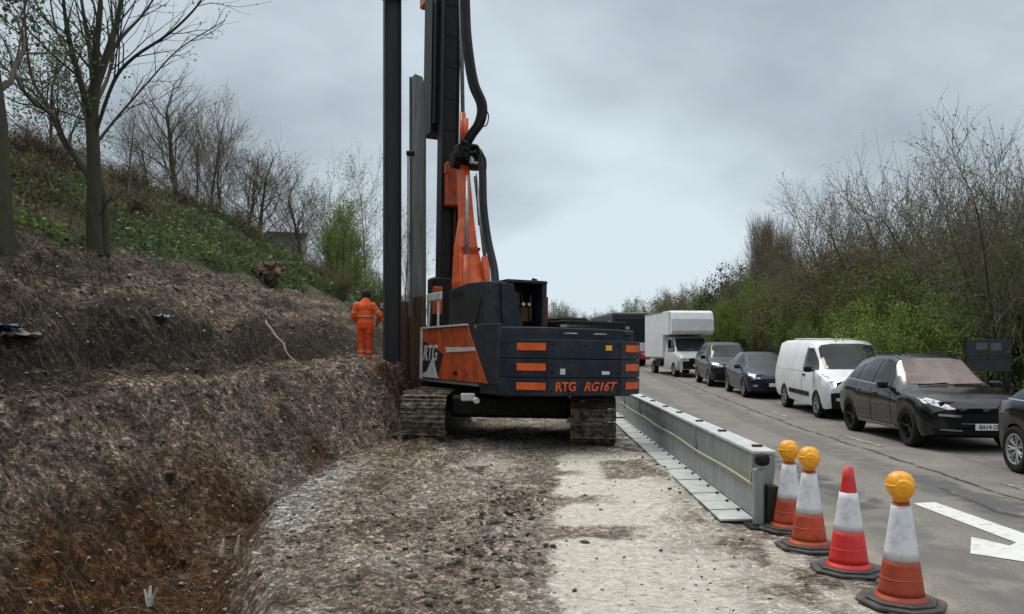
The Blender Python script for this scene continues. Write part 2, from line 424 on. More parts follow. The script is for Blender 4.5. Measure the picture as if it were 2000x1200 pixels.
    # under the carriageway the soil sheet drops away
    z = z - 0.12 * sstep(2.45, 2.8, X) * (1 - sstep(9.3, 9.6, X))
    if parts:
        return z, bank, veg, site, lower, upper, xf, dd, xb
    return z

def lines(stops):
    v = [stops[0][0]]
    for (a, st), (b, st2) in zip(stops[:-1], stops[1:]):
        x = v[-1]
        while x < b - 1e-6:
            t = (x - a) / (b - a)
            x = x + st + (st2 - st) * max(0, t); v.append(min(x, b))
    return np.array(v)
XL = lines([(-420, 60), (-60, 6), (-18, 0.4), (-14.8, 0.13), (-9.6, 0.055), (-3.5, 0.033), (0, 0.033), (2.5, 0.06), (2.9, 0.4), (9.2, 0.8), (9.7, 0.15), (16, 0.4), (40, 4), (420, 60)])
YL = lines([(-60, 15), (0, 1.0), (3.4, 0.035), (10, 0.045), (16, 0.08), (26, 0.2), (60, 0.8), (150, 8), (1500, 150)])
GX, GY = np.meshgrid(XL, YL)
GZ, BANK, VEG, SITE, LOWER, UPPER, XF, DD, XB = ground_z(GX, GY, True)
nx, ny = len(XL), len(YL)
TV = np.stack([GX, GY, GZ], -1).reshape(-1, 3)
ii = np.arange(nx * ny).reshape(ny, nx)
TF = np.stack([ii[:-1, :-1], ii[:-1, 1:], ii[1:, 1:], ii[1:, :-1]], -1).reshape(-1, 4)

# where each kind of soil lies; the dark zone also holds painted shade
w1 = fbm(GX * 1.3, GY * 0.9, 71, 4); w2 = fbm(GX * 3.1, GY * 2.2, 75, 4); w3 = fbm(GX * 7, GY * 5, 78, 3)
pale = SITE * sstep(-0.16, 0.02, GX + 0.10 * w2 + 0.05 * w3) * (1 - sstep(1.0, 1.9, GX + 0.5 * w1))
pale = pale * sstep(-0.5, -0.25, w1 * 0.7 + w3 * 0.4 + 0.30) * (1 - 0.9 * sstep(13.2, 14.2, GY))
pale = np.maximum(pale, 0.75 * SITE * sstep(0.5, 1.2, GX) * sstep(-0.4, 0.2, w2 + 0.3 * w1))
pale = np.maximum(pale, 0.55 * SITE * np.exp(-((GX + 1.2) / 0.8) ** 2 - ((GY - 12.2) / 2.2) ** 2) * sstep(-0.4, 0.3, w2))
clay = np.clip(sstep(0.05, -0.35, GX - XF) * sstep(-1.1, -0.35, GX - XB) * (GY < 11.0) * (1.1 + 0.7 * w1), 0, 1)
clay = np.clip(clay * sstep(11.0, 9.4, GY) + 0.8 * LOWER * sstep(-4.15, -3.85, GX) * sstep(-0.2, 0.35, w1), 0, 1)
clay = np.maximum(clay, 0.6 * SITE * sstep(-0.3, -2.5, GX) * sstep(0.2, 0.5, w2))
chalk = np.clip(1.25 * np.exp(-((GX - XF - 0.16) / 0.46) ** 2), 0, 1) * sstep(7.0, 7.9, GY) * sstep(13.6, 11.2, GY) * sstep(-0.55, 0.0, w2 + 0.3)
chalk = np.maximum(chalk, .7 * SITE * np.exp(-((GX + 2.3) / .5) ** 2 - ((GY - 6.6) / .8) ** 2) * sstep(.05, .35, w3))
green = VEG * sstep(-0.5, 0.2, fbm(GX * 0.5, GY * 0.5, 81, 3) + 0.25)
green = np.maximum(green, sstep(9.6, 10.4, GX)); far_ = sstep(60, 90, np.abs(GX)) + sstep(90, 140, GY)
green = np.clip(np.maximum(green, far_), 0, 1)
groove_shade = sstep(.02, .30, fbm(GX * 3.2 + GY * .12, GY * .17, 83, 3))  # painted dark streaks that stand in for shading in the bank grooves
dark = np.clip(.08 * BANK + .6 * UPPER * groove_shade + .35 * LOWER * sstep(.05, .35, fbm(GX * 2.4 + GY * 1.1, GY * .5, 85, 3)) + UPPER * sstep(-7.6, -6.3, GX + 0.4 * w2) * 1.0 + BANK * sstep(-0.05, 0.4, w1 + .3 * w3) * 0.6 + 0.55 * SITE * sstep(0.1, -0.3, GX) * sstep(0.2, 0.6, w2 * .6 + w1 * .5), 0, 1)  # groove shade and the dark under the overhang are painted into the soil

for (tx0, tx1, ty0, ty1) in ((-.2, .55, 9.25, 9.75), (-.2, .85, 7.55, 8.0), (-.2, .3, 11.3, 11.7), (.7, 1.5, 11.0, 12.8)):      # tongues of soil dragged across the pale strip
    m_ = sstep(tx0 - .2, tx0, GX) * sstep(tx1 + .1, tx1 - .25, GX + .25 * w2) * sstep(ty0 - .1, ty0 + .08, GY + .15 * w3) * sstep(ty1 + .1, ty1 - .08, GY + .15 * w3)
    pale = pale * (1 - .85 * m_)
pale = np.maximum(pale, SITE * (.04 + .22 * sstep(-.3, .4, w1)) * sstep(-3.2, -1.2, GX))
def soil_material():
    m = bpy.data.materials.new('soil'); m.use_nodes = True
    t = m.node_tree; b = t.nodes['Principled BSDF']; b.inputs['Roughness'].default_value = 0.95; b.inputs['Specular IOR Level'].default_value = 0.2
    def nd(ty, **kw):
        n = t.nodes.new(ty)
        for k, v in kw.items(): setattr(n, k, v)
        return n
    tcn = nd('ShaderNodeTexCoord'); V = tcn.outputs['Object']
    def noise(scale, detail=6, rough=0.65, vec=V):
        n = nd('ShaderNodeTexNoise'); n.inputs['Scale'].default_value = scale; n.inputs['Detail'].default_value = detail
        n.inputs['Roughness'].default_value = rough; t.links.new(vec, n.inputs['Vector']); return n.outputs[0]
    def ramp(src, stops):
        r = nd('ShaderNodeValToRGB'); t.links.new(src, r.inputs[0])
        e = r.color_ramp.elements
        while len(e) < len(stops): e.new(0.5)
        for q, (p, c) in zip(e, stops): q.position = p; q.color = (*c, 1)
        return r.outputs[0]
    def mix(f, a, c):
        n = nd('ShaderNodeMix', data_type='RGBA'); t.links.new(f, n.inputs[0]); t.links.new(a, n.inputs[6]); t.links.new(c, n.inputs[7]); return n.outputs[2]
    def attr(nm):
        n = nd('ShaderNodeAttribute', attribute_name=nm); return n.outputs['Fac']
    def math_(op, a, c=None, val=None):
        n = nd('ShaderNodeMath', operation=op); n.use_clamp = True
        t.links.new(a, n.inputs[0])
        if c is not None: t.links.new(c, n.inputs[1])
        if val is not None: n.inputs[1].default_value = val
        return n.outputs[0]
    mid, fine, grain = noise(1.6, 8, 0.7), noise(9, 8, 0.75), noise(60, 4, 0.7)
    base = ramp(fine, [(0.33, (0.048, 0.034, 0.025)), (0.46, (0.158, 0.121, 0.092)), (0.56, (0.285, 0.232, 0.184)), (0.68, (0.47, 0.405, 0.33))])
    tint = ramp(mid, [(0.35, (0.62, 0.60, 0.62)), (0.65, (1.25, 1.2, 1.1))])
    mul = nd('ShaderNodeMix', data_type='RGBA', blend_type='MULTIPLY'); mul.inputs[0].default_value = 1.0
    t.links.new(base, mul.inputs[6]); t.links.new(tint, mul.inputs[7]); colr = mul.outputs[2]
    speck = ramp(grain, [(0.55, (0, 0, 0)), (0.66, (1, 1, 1))])
    colr = mix(math_('MULTIPLY', speck, val=0.7), colr, ramp(fine, [(0.3, (0.32, 0.285, 0.25)), (0.7, (0.52, 0.48, 0.43))]))
    palec = ramp(fine, [(0.30, (0.52, 0.44, 0.35)), (0.42, (0.76, 0.69, 0.59)), (0.58, (0.85, 0.81, 0.745))])
    dk = nd('ShaderNodeMapping'); dk.inputs['Scale'].default_value = (3, 6, 3); t.links.new(V, dk.inputs[0])
    strk = ramp(noise(3.0, 6, 0.7, dk.outputs[0]), [(0.36, (0.50, 0.44, 0.38)), (0.44, (1, 1, 1))])
    mul2 = nd('ShaderNodeMix', data_type='RGBA', blend_type='MULTIPLY'); mul2.inputs[0].default_value = 1.0
    t.links.new(palec, mul2.inputs[6]); t.links.new(strk, mul2.inputs[7]); palec = mul2.outputs[2]
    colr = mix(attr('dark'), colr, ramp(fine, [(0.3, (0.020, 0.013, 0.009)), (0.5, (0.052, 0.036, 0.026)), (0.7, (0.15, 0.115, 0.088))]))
    colr = mix(attr('pale'), colr, palec)
    colr = mix(attr('chalk'), colr, ramp(fine, [(0.34, (0.12, 0.10, 0.08)), (0.55, (0.46, 0.43, 0.38)), (0.7, (0.60, 0.575, 0.53))]))
    colr = mix(attr('clay'), colr, ramp(fine, [(0.3, (0.016, 0.008, 0.004)), (0.48, (0.062, 0.027, 0.008)), (0.7, (0.20, 0.095, 0.026))]))
    colr = mix(attr('green'), colr, ramp(fine, [(0.3, (0.022, 0.024, 0.010)), (0.5, (0.045, 0.058, 0.020)), (0.7, (0.075, 0.082, 0.030))]))
    t.links.new(colr, b.inputs['Base Color'])
    # crumbs: each small lump of earth has a tone of its own
    def crumbs(scale, lo, hi, stretch=(1, 1, 1)):
        dn = nd('ShaderNodeTexNoise'); dn.inputs['Scale'].default_value = scale * .8; dn.inputs['Detail'].default_value = 2; t.links.new(V, dn.inputs['Vector'])
        dm = nd('ShaderNodeVectorMath', operation='MULTIPLY_ADD'); t.links.new(dn.outputs['Color'], dm.inputs[0]); dm.inputs[1].default_value = (1.2 / scale,) * 3; t.links.new(V, dm.inputs[2])
        mpn = nd('ShaderNodeMapping'); mpn.inputs['Scale'].default_value = stretch; t.links.new(dm.outputs[0], mpn.inputs[0])
        vo = nd('ShaderNodeTexVoronoi'); vo.inputs['Scale'].default_value = scale; t.links.new(mpn.outputs[0], vo.inputs['Vector'])
        sp = nd('ShaderNodeSeparateColor'); t.links.new(vo.outputs['Color'], sp.inputs[0])
        pw = nd('ShaderNodeMath', operation='POWER'); t.links.new(sp.outputs[0], pw.inputs[0]); pw.inputs[1].default_value = 1.8
        mr_ = nd('ShaderNodeMapRange'); t.links.new(pw.outputs[0], mr_.inputs[0]); mr_.inputs[3].default_value = lo; mr_.inputs[4].default_value = hi
        return mr_.outputs[0], vo.outputs['Distance']
    c1, d1 = crumbs(30, .50, 1.85); c2, d2 = crumbs(11, .62, 1.45); c3, d3 = crumbs(70, .6, 1.6)
    cm = nd('ShaderNodeMath', operation='MULTIPLY'); t.links.new(c1, cm.inputs[0]); t.links.new(c2, cm.inputs[1])
    cm2 = nd('ShaderNodeMath', operation='MULTIPLY'); t.links.new(cm.outputs[0], cm2.inputs[0]); t.links.new(c3, cm2.inputs[1])
    pf = nd('ShaderNodeMix', data_type='FLOAT'); t.links.new(attr('pale'), pf.inputs[0]); t.links.new(cm2.outputs[0], pf.inputs[2])
    pq = nd('ShaderNodeMapRange'); t.links.new(cm2.outputs[0], pq.inputs[0])
    for i, v in enumerate((0.2, 1.6, .82, 1.14)): pq.inputs[i + 1].default_value = v
    t.links.new(pq.outputs[0], pf.inputs[3])
    sc_ = nd('ShaderNodeVectorMath', operation='SCALE'); t.links.new(colr, sc_.inputs[0]); t.links.new(pf.outputs[0], sc_.inputs['Scale'])
    t.links.new(sc_.outputs[0], b.inputs['Base Color'])
    h = math_('ADD', math_('MULTIPLY', fine, val=0.65), math_('MULTIPLY', grain, val=0.35))
    bn = nd('ShaderNodeBump'); bn.inputs['Strength'].default_value = 1.0; bn.inputs['Distance'].default_value = 0.10
    t.links.new(h, bn.inputs['Height']); t.links.new(bn.outputs[0], b.inputs['Normal'])
    return m
SOIL = soil_material()
fx = GX[:-1, :-1].reshape(-1)
split = (fx < -3.3)
def terrain(name, mask):
    f = TF[mask]; used = np.unique(f); remap = np.full(len(TV), -1, dtype=np.int64); remap[used] = np.arange(len(used))
    o = np_mesh(name, TV[used], remap[f], SOIL, smooth=True)
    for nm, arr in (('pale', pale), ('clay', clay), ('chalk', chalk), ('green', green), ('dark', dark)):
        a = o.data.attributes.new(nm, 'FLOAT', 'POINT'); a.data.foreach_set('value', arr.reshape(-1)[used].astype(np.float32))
    return tag(o, kind='structure')
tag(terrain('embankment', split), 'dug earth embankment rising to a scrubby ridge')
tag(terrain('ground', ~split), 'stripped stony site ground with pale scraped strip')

def gz(x, y):
    return float(ground_z(np.array([x]), np.array([y]))[0])

# ------------------------------------------------------------------ road
RX0, RX1 = 2.35, 9.55
ry = lines([(-40, 6), (0, 1), (3, 0.25), (30, 0.5), (70, 4), (200, 20), (1500, 200)])
rx = np.concatenate([[RX0, RX0 + 0.05], np.linspace(RX0 + 0.5, RX1, 14)])
RXg, RYg = np.meshgrid(rx, ry)
RXg = RXg.copy(); RXg[:, 0] += 0.10 * fbm(ry * 1.7, ry * 0, 91, 4); RXg[:, 1] = RXg[:, 0] + 0.05
RZ = z_road(RYg) + 0.012; RZ[:, 0] -= 0.05
jj = np.arange(RXg.size).reshape(RXg.shape)
road = np_mesh('road', np.stack([RXg, RYg, RZ], -1).reshape(-1, 3),
               np.stack([jj[:-1, :-1], jj[:-1, 1:], jj[1:, 1:], jj[1:, :-1]], -1).reshape(-1, 4), mat('tmp', (0.1, 0.1, 0.1)), smooth=True)
def asphalt():
    m = mat('asphalt', (0.215, 0.198, 0.178), 0.88, color2=(0.155, 0.143, 0.130), scale=0.9, bump=0.35, bscale=140, spec=0.3)
    t = m.node_tree; b = t.nodes['Principled BSDF']
    src = b.inputs['Base Color'].links[0].from_socket
    tcn = t.nodes.new('ShaderNodeTexCoord')
    def band(x0, wob, wid, colr, src, y0=None, y1=None, thr=0.5, sc=1.2):
        sp = t.nodes.new('ShaderNodeSeparateXYZ'); t.links.new(tcn.outputs['Object'], sp.inputs[0])
        nz = t.nodes.new('ShaderNodeTexNoise'); nz.inputs['Scale'].default_value = sc; nz.inputs['Detail'].default_value = 5
        t.links.new(tcn.outputs['Object'], nz.inputs[0])
        def mth(op, a, v=None, bb=None):
            n = t.nodes.new('ShaderNodeMath'); n.operation = op
            t.links.new(a, n.inputs[0])
            if bb is not None: t.links.new(bb, n.inputs[1])
            elif v is not None: n.inputs[1].default_value = v
            return n.outputs[0]
        d = mth('ABSOLUTE', mth('ADD', mth('SUBTRACT', sp.outputs[0], x0), bb=mth('MULTIPLY', mth('SUBTRACT', nz.outputs[0], 0.5), wob)))
        mk = t.nodes.new('ShaderNodeMapRange'); t.links.new(d, mk.inputs[0])
        for i, v in enumerate((wid * 0.6, wid, 1, 0)): mk.inputs[i + 1].default_value = v
        f = mk.outputs[0]
        nz2 = t.nodes.new('ShaderNodeTexNoise'); nz2.inputs['Scale'].default_value = 3.0; t.links.new(tcn.outputs['Object'], nz2.inputs[0])
        br = t.nodes.new('ShaderNodeMapRange'); t.links.new(nz2.outputs[0], br.inputs[0])
        for i, v in enumerate((thr - 0.1, thr + 0.1, 0, 1)): br.inputs[i + 1].default_value = v
        f = mth('MULTIPLY', f, bb=br.outputs[0])
        for lim, op in ((y0, 'GREATER_THAN'), (y1, 'LESS_THAN')):
            if lim is not None: f = mth('MULTIPLY', f, bb=mth(op, sp.outputs[1], lim))
        mx = t.nodes.new('ShaderNodeMix'); mx.data_type = 'RGBA'
        t.links.new(f, mx.inputs[0]); t.links.new(src, mx.inputs[6]); mx.inputs[7].default_value = (*colr, 1)
        return mx.outputs[2]
    gn = t.nodes.new('ShaderNodeTexNoise'); gn.inputs['Scale'].default_value = 55; gn.inputs['Detail'].default_value = 4; t.links.new(tcn.outputs['Object'], gn.inputs[0])
    gm = t.nodes.new('ShaderNodeMapRange'); t.links.new(gn.outputs[0], gm.inputs[0])
    for i, v in enumerate((.3, .7, .72, 1.28)): gm.inputs[i + 1].default_value = v
    gs = t.nodes.new('ShaderNodeVectorMath'); gs.operation = 'SCALE'; t.links.new(src, gs.inputs[0]); t.links.new(gm.outputs[0], gs.inputs['Scale']); src = gs.outputs[0]
    for xt in (3.25, 4.75, 6.7, 8.3): src = band(xt, .4, .38, (0.135, 0.127, 0.118), src, thr=.44, sc=.6)     # tyre-polished wheel paths
    src = band(5.35, 0.25, 0.05, (0.035, 0.035, 0.036), src, thr=0.40)          # tar seam beside the lane line
    src = band(3.4, 0.5, 0.28, (0.085, 0.084, 0.085), src, 9.0, 15.0, 0.42)
    src = band(4.9, 1.2, 0.35, (0.095, 0.094, 0.095), src, 8.6, 11.5, 0.40)
    src = band(4.75, 0.6, 0.05, (0.05, 0.05, 0.05), src, 8.0, 10.5, 0.40)
    src = band(2.45, 0.5, 0.32, (0.27, 0.235, 0.195), src, thr=0.42, sc=2.5)     # soil dust along the broken edge
    t.links.new(src, b.inputs['Base Color'])
    return m
road.data.materials.clear(); road.data.materials.append(asphalt())
tag(road, kind='structure')

MARK = mat('road_paint', (0.60, 0.61, 0.59), 0.7, color2=(0.30, 0.29, 0.28), scale=9, lo=0.52, hi=0.70)
MARK_WORN = mat('road_paint_worn', (0.46, 0.46, 0.44), 0.7, color2=(0.15, 0.14, 0.13), scale=5, lo=0.38, hi=0.52)
def sheet(name, poly, m, z=0.018):
    bm = bmesh.new()
    f = bm.faces.new([bm.verts.new((p[0], p[1], float(z_road(p[1])) + z)) for p in poly])
    if f.normal.z < 0: f.normal_flip()
    bmesh.ops.triangulate(bm, faces=bm.faces[:])
    me = bpy.data.meshes.new(name); bm.to_mesh(me); bm.free(); me.materials.append(m)
    o = bpy.data.objects.new(name, me); COL.objects.link(o); return o
def G(px, py, z=0.018):
    d = F_PX * (CAM_H - z) / (py - HORIZON); p = W(px, py, d); return (p.x, p.y)
ar = [G(*q) for q in ((1782, 983), (1826, 981), (2012, 1046), (2040, 1064), (2075, 1120), (2000, 1097), (1895, 1081), (1897, 1049), (1917, 1053), (1972, 1066), (1985, 1060))]
tag(sheet('lane_arrow', ar, MARK), 'white bent lane arrow painted on the road', 'road marking', kind='structure')
dm = MB()
for k in range(12):
    y0 = 8.9 + k * 6.0
    for (a, b_) in ((y0, y0 + 2.0),):
        zz = float(z_road(a)) + 0.02; z2 = float(z_road(b_)) + 0.02
        dm.add([(5.72, a, zz), (5.84, a, zz), (5.84, b_, z2), (5.72, b_, z2)], [(0, 1, 2, 3)])
lo = dm.build('lane_line', MARK_WORN); tag(lo, 'worn white dashes between the two lanes', 'road marking', kind='structure')
eo = MB(); eo.add([(9.1, 2, 0.03), (9.2, 2, 0.03), (9.2, 18, 0.03), (9.1, 18, 0.03), (9.2, 90, 0.955), (9.1, 90, 0.955)], [(0, 1, 2, 3), (3, 2, 4, 5)])
tag(eo.build('edge_line', MARK_WORN), 'worn white edge line along the far verge', 'road marking', kind='structure')

# ------------------------------------------------------------------ loose material (nobody could count it)
rng = np.random.default_rng(7)
def blobs(name, pts, sizes, m, label, flat=0.6, sub=1, cat=None):
    bm = bmesh.new(); bmesh.ops.create_icosphere(bm, subdivisions=sub, radius=1.0)
    bv = np.array([v.co[:] for v in bm.verts]); bf = np.array([[v.index for v in f.verts] for f in bm.faces]); bm.free()
    n = len(pts); V_ = np.repeat(bv[None], n, 0)
    V_ = V_ * (1 + 1.15 * (rng.random((n, len(bv), 1)) - 0.55))
    sc = sizes[:, None, None] * (np.array([1, 1, flat]) * (0.65 + 0.7 * rng.random((n, 1, 3))))
    V_ = V_ * sc
    a = rng.random(n) * 6.28; ca, sa = np.cos(a)[:, None], np.sin(a)[:, None]
    x, y = V_[..., 0] * ca - V_[..., 1] * sa, V_[..., 0] * sa + V_[..., 1] * ca
    V_ = np.stack([x, y, V_[..., 2]], -1) + pts[:, None, :]
    F_ = (bf[None] + (np.arange(n) * len(bv))[:, None, None]).reshape(-1, 3)
    o = np_mesh(name, V_.reshape(-1, 3), F_, m, smooth=False)
    return tag(o, label, cat, kind='stuff')
def scatter(n, xr, yr, ypow=1.6):
    x = rng.uniform(*xr, n); y = yr[0] + (yr[1] - yr[0]) * rng.random(n) ** ypow
    return x, y
# stones on the site floor: many left of the scraped strip, few on it
x, y = scatter(9000, (-3.4, 2.3), (3.6, 17)); keep = (rng.random(len(x)) < np.where(x < -0.15, 0.95, 0.30)); x, y = x[keep], y[keep]
s = 0.005 + 0.016 * rng.random(len(x)) ** 6 * (0.6 + y / 12)
s *= np.where(x > 0, 0.8, 1.0)
blobs('gravel', np.stack([x, y, ground_z(x, y) + s * 0.2], -1), s, M['stone'], 'loose stones lying over the stripped site ground')
x, y = scatter(11000, (-9.2, -3.2), (5.5, 24), 1.2)
s = 0.006 + 0.024 * rng.random(len(x)) ** 6 * (0.5 + y / 15)
blobs('bank_gravel', np.stack([x, y, ground_z(x, y) + s * 0.2], -1), s, M['stone'], 'loose stones and crumbs over the dug bank')
x, y = scatter(3500, (-9.2, -3.2), (7.5, 26), 1.2)
s = 0.010 + 0.050 * rng.random(len(x)) ** 6
blobs('bank_clods', np.stack([x, y, ground_z(x, y) + s * 0.1], -1), s, M['clod'], 'dark soil clods on the dug bank')
cl = np.concatenate([rng.normal((-0.60, 6.8), (0.28, 0.55), (420, 2)), rng.normal((-0.60, 9.0), (0.26, 0.6), (260, 2)), rng.normal((-2.0, 12.6), (0.6, 0.8), (60, 2)),
                     rng.normal((1.25, 11.8), (0.22, 0.9), (50, 2)), rng.normal((-1.6, 7.5), (0.8, 1.6), (200, 2)), rng.uniform((0, 4.5), (2.0, 12), (45, 2))])
s = 0.006 + 0.036 * rng.random(len(cl)) ** 3.5; s[-45:] *= 0.9
blobs('spoil_clods', np.stack([cl[:, 0], cl[:, 1], ground_z(cl[:, 0], cl[:, 1]) + s * 0.2], -1), s, M['clod'], 'dark soil clods thrown up beside the wheel track', flat=0.6)
x, y = scatter(200, (-3.6, -1.2), (4.5, 12), 1.2); s = 0.006 + 0.03 * rng.random(len(x)) ** 5
cq = rng.normal((-2.75, 7.9), (0.35, 0.9), (110, 2)); x = np.concatenate([x, cq[:, 0]]); y = np.concatenate([y, cq[:, 1]]); s = np.concatenate([s, 0.006 + 0.035 * rng.random(110) ** 4])
blobs('chalk_rubble', np.stack([x, y, ground_z(x, y) + s * 0.15], -1), s, M['chalk'], 'pale chalk lumps along the ditch lip')

def sticks(name, n, xr, yr, ln, rad, m, label, lift=0.02, downhill=0.6, ypow=1.2, cat=None, curve=0.25, steep=0.35):
    x, y = scatter(n, xr, yr, ypow); nseg = 4
    ang = rng.uniform(0, 2 * PI, n); dh = rng.random(n) < downhill
    ang = np.where(dh, rng.normal(-0.75, 0.35, n), ang)                # down the face and along it
    l = ln[0] + (ln[1] - ln[0]) * rng.random(n) ** 2
    P = np.zeros((n, nseg, 3)); cx, cy = x.copy(), y.copy()
    st = l / (nseg - 1)
    hop = rng.random(n) * steep
    for k in range(nseg):
        P[:, k, 0], P[:, k, 1] = cx, cy
        P[:, k, 2] = ground_z(cx, cy) + lift + hop * l * math.sin(PI * k / (nseg - 1)) * 0.6
        cx = cx + np.cos(ang) * st; cy = cy + np.sin(ang) * st; ang = ang + rng.normal(0, curve, n)
    r = (rad[0] + (rad[1] - rad[0]) * rng.random(n))[:, None] * np.linspace(1, 0.45, nseg)[None]
    ring = np.array([(1, 0, 0.3), (-0.6, 0.6, 0.5), (0, -0.6, -0.9)])
    V_ = P[:, :, None, :] + ring[None, None] * r[:, :, None, None]
    base = (np.arange(n) * nseg * 3)[:, None]
    q = []
    for k in range(nseg - 1):
        for j in range(3):
            j2 = (j + 1) % 3; q.append((k * 3 + j, k * 3 + j2, (k + 1) * 3 + j2, (k + 1) * 3 + j))
    F_ = (base[:, :, None] + np.array(q)[None]).reshape(-1, 4)
    return tag(np_mesh(name, V_.reshape(-1, 3), F_, m), label, cat, kind='stuff')
sticks('roots', 800, (-6.0, -3.4), (5.5, 17), (0.10, 0.55), (0.0015, 0.0045), M['root'], 'torn roots and straw trailing down the lower bank face')
sticks('upper_roots', 420, (-9.2, -6.0), (8, 26), (0.15, 0.8), (0.003, 0.008), M['root'], 'torn roots lying over the upper bank', downhill=0.3)
sticks('ditch_straw', 240, (-3.8, -2.4), (4.6, 10.5), (0.06, 0.35), (0.0012, 0.003), M['root'], 'straw and rootlets in the clay ditch', steep=1.2)
# ------------------------------------------------------------------ vehicles (all built facing -Y, origin on the ground mid length)
def smooth_interp(s, pts, win=0.05):
    xs, ys = zip(*pts)
    f = np.linspace(-1, 1, 9) * win
    return np.mean([np.interp(np.asarray(s) + d, xs, ys) for d in f], axis=0)

def loft_body(name, Ln, top, belt, hw, hr, sill, axles, ra, m, parent, nose_bow=0.22, tail_bow=0.12, ws=None, ws_bow=0.12, win=0.05, rail_drop=0.05, low_in=0.05):
    st = np.unique(np.concatenate([np.linspace(0, Ln, 130)] + [np.linspace(a - ra - .02, a + ra + .02, 26) for a in axles] + [np.array([0.015, 0.03, Ln - 0.02])]))
    st = st[(st >= 0) & (st <= Ln)]
    zt, zb, w, r = (smooth_interp(st, p, win) for p in (top, belt, hw, hr))
    zs = smooth_interp(st, sill, 0.02)
    rows = []
    for i, s in enumerate(st):
        z0 = zs[i]
        for a in axles:
            d = ra * ra - (s - a) ** 2
            if d > 0: z0 = max(z0, 0.335 + math.sqrt(d))
        zbl = min(zb[i], zt[i] - 0.012); z0 = min(z0, zbl - 0.05)
        ze = max(zt[i] - rail_drop, zbl + (zt[i] - zbl) * 0.4)
        zm1 = z0 + (zbl - z0) * 0.22; zm2 = z0 + (zbl - z0) * 0.70
        arch = z0 > zs[i] + 0.02
        prof = [(w[i] - (0.012 if arch else low_in), z0), (w[i] - 0.006, zm1), (w[i], zm2), (w[i] - 0.022, zbl),
                (w[i] - 0.022 + (r[i] - w[i] + 0.022) * 0.42, zbl + (ze - zbl) * 0.5), (r[i], ze),
                (r[i] * 0.86, ze + (zt[i] - ze) * 0.62), (r[i] * 0.5, ze + (zt[i] - ze) * 0.92), (0, zt[i])]
        pts = []
        for k, (x, z) in enumerate(prof):
            q = abs(x) / max(w[i], 1e-3)
            y = s - Ln / 2
            y += nose_bow * q ** 2.6 * max(0, 1 - s / 0.9) ** 1.2
            y -= tail_bow * q ** 2.6 * max(0, 1 - (Ln - s) / 0.7)
            if ws and k >= 4:
                y += ws_bow * (abs(x) / max(r[i], 1e-3)) ** 2 * max(0, 1 - abs(s - (ws[0] + ws[1]) / 2) / ((ws[1] - ws[0]) * 0.9)) if s < (ws[1] + 1.0) else 0
            pts.append((x, y, z))
        rows.append(pts)
    k = len(rows[0]); V_, F_ = [], []
    idx = []
    for pts in rows:
        row = []
        for (x, y, z) in pts: row.append(len(V_)); V_.append((x, y, z))
        for (x, y, z) in pts[-2::-1]: row.append(len(V_)); V_.append((-x, y, z))
        idx.append(row)
    for a, b in zip(idx[:-1], idx[1:]):
        for j in range(len(a) - 1): F_.append((a[j], a[j + 1], b[j + 1], b[j]))
    # end caps, bowed like the sections
    for e, bow in ((0, nose_bow), (len(rows) - 1, -tail_bow)):
        pts = rows[e]; y0 = st[e] - Ln / 2; cols = np.linspace(-1, 1, 17); gr = []
        for j in range(6):
            x, _, z = pts[j]; rr = []
            for c in cols:
                xx = c * x; q = abs(xx) / w[e]
                zz = z
                if j == 5:
                    xa = np.array([p[0] for p in pts[5:]][::-1]); za = np.array([p[2] for p in pts[5:]][::-1]); zz = float(np.interp(abs(xx), xa, za))
                rr.append(len(V_)); V_.append((xx, y0 + bow * q ** 2.6, zz))
            gr.append(rr)
        for a, b in zip(gr[:-1], gr[1:]):
            for j in range(len(a) - 1): F_.append((a[j], a[j + 1], b[j + 1], b[j]))
    bm = bmesh.new()
    vs = [bm.verts.new(v) for v in V_]
    for f in F_:
        try: bm.faces.new([vs[i] for i in f])
        except ValueError: pass
    bmesh.ops.remove_doubles(bm, verts=bm.verts[:], dist=0.0015)
    bmesh.ops.recalc_face_normals(bm, faces=bm.faces[:])
    c = bm.calc_volume(signed=True)
    if c < 0: bmesh.ops.reverse_faces(bm, faces=bm.faces[:])
    bvh = BVHTree.FromBMesh(bm)
    me = bpy.data.meshes.new(name); bm.to_mesh(me); bm.free()
    me.polygons.foreach_set('use_smooth', [True] * len(me.polygons)); me.materials.append(m)
    o = bpy.data.objects.new(name, me); COL.objects.link(o); o.parent = parent
    es = o.modifiers.new('edges', 'EDGE_SPLIT'); es.split_angle = math.radians(60)
    return o, bvh

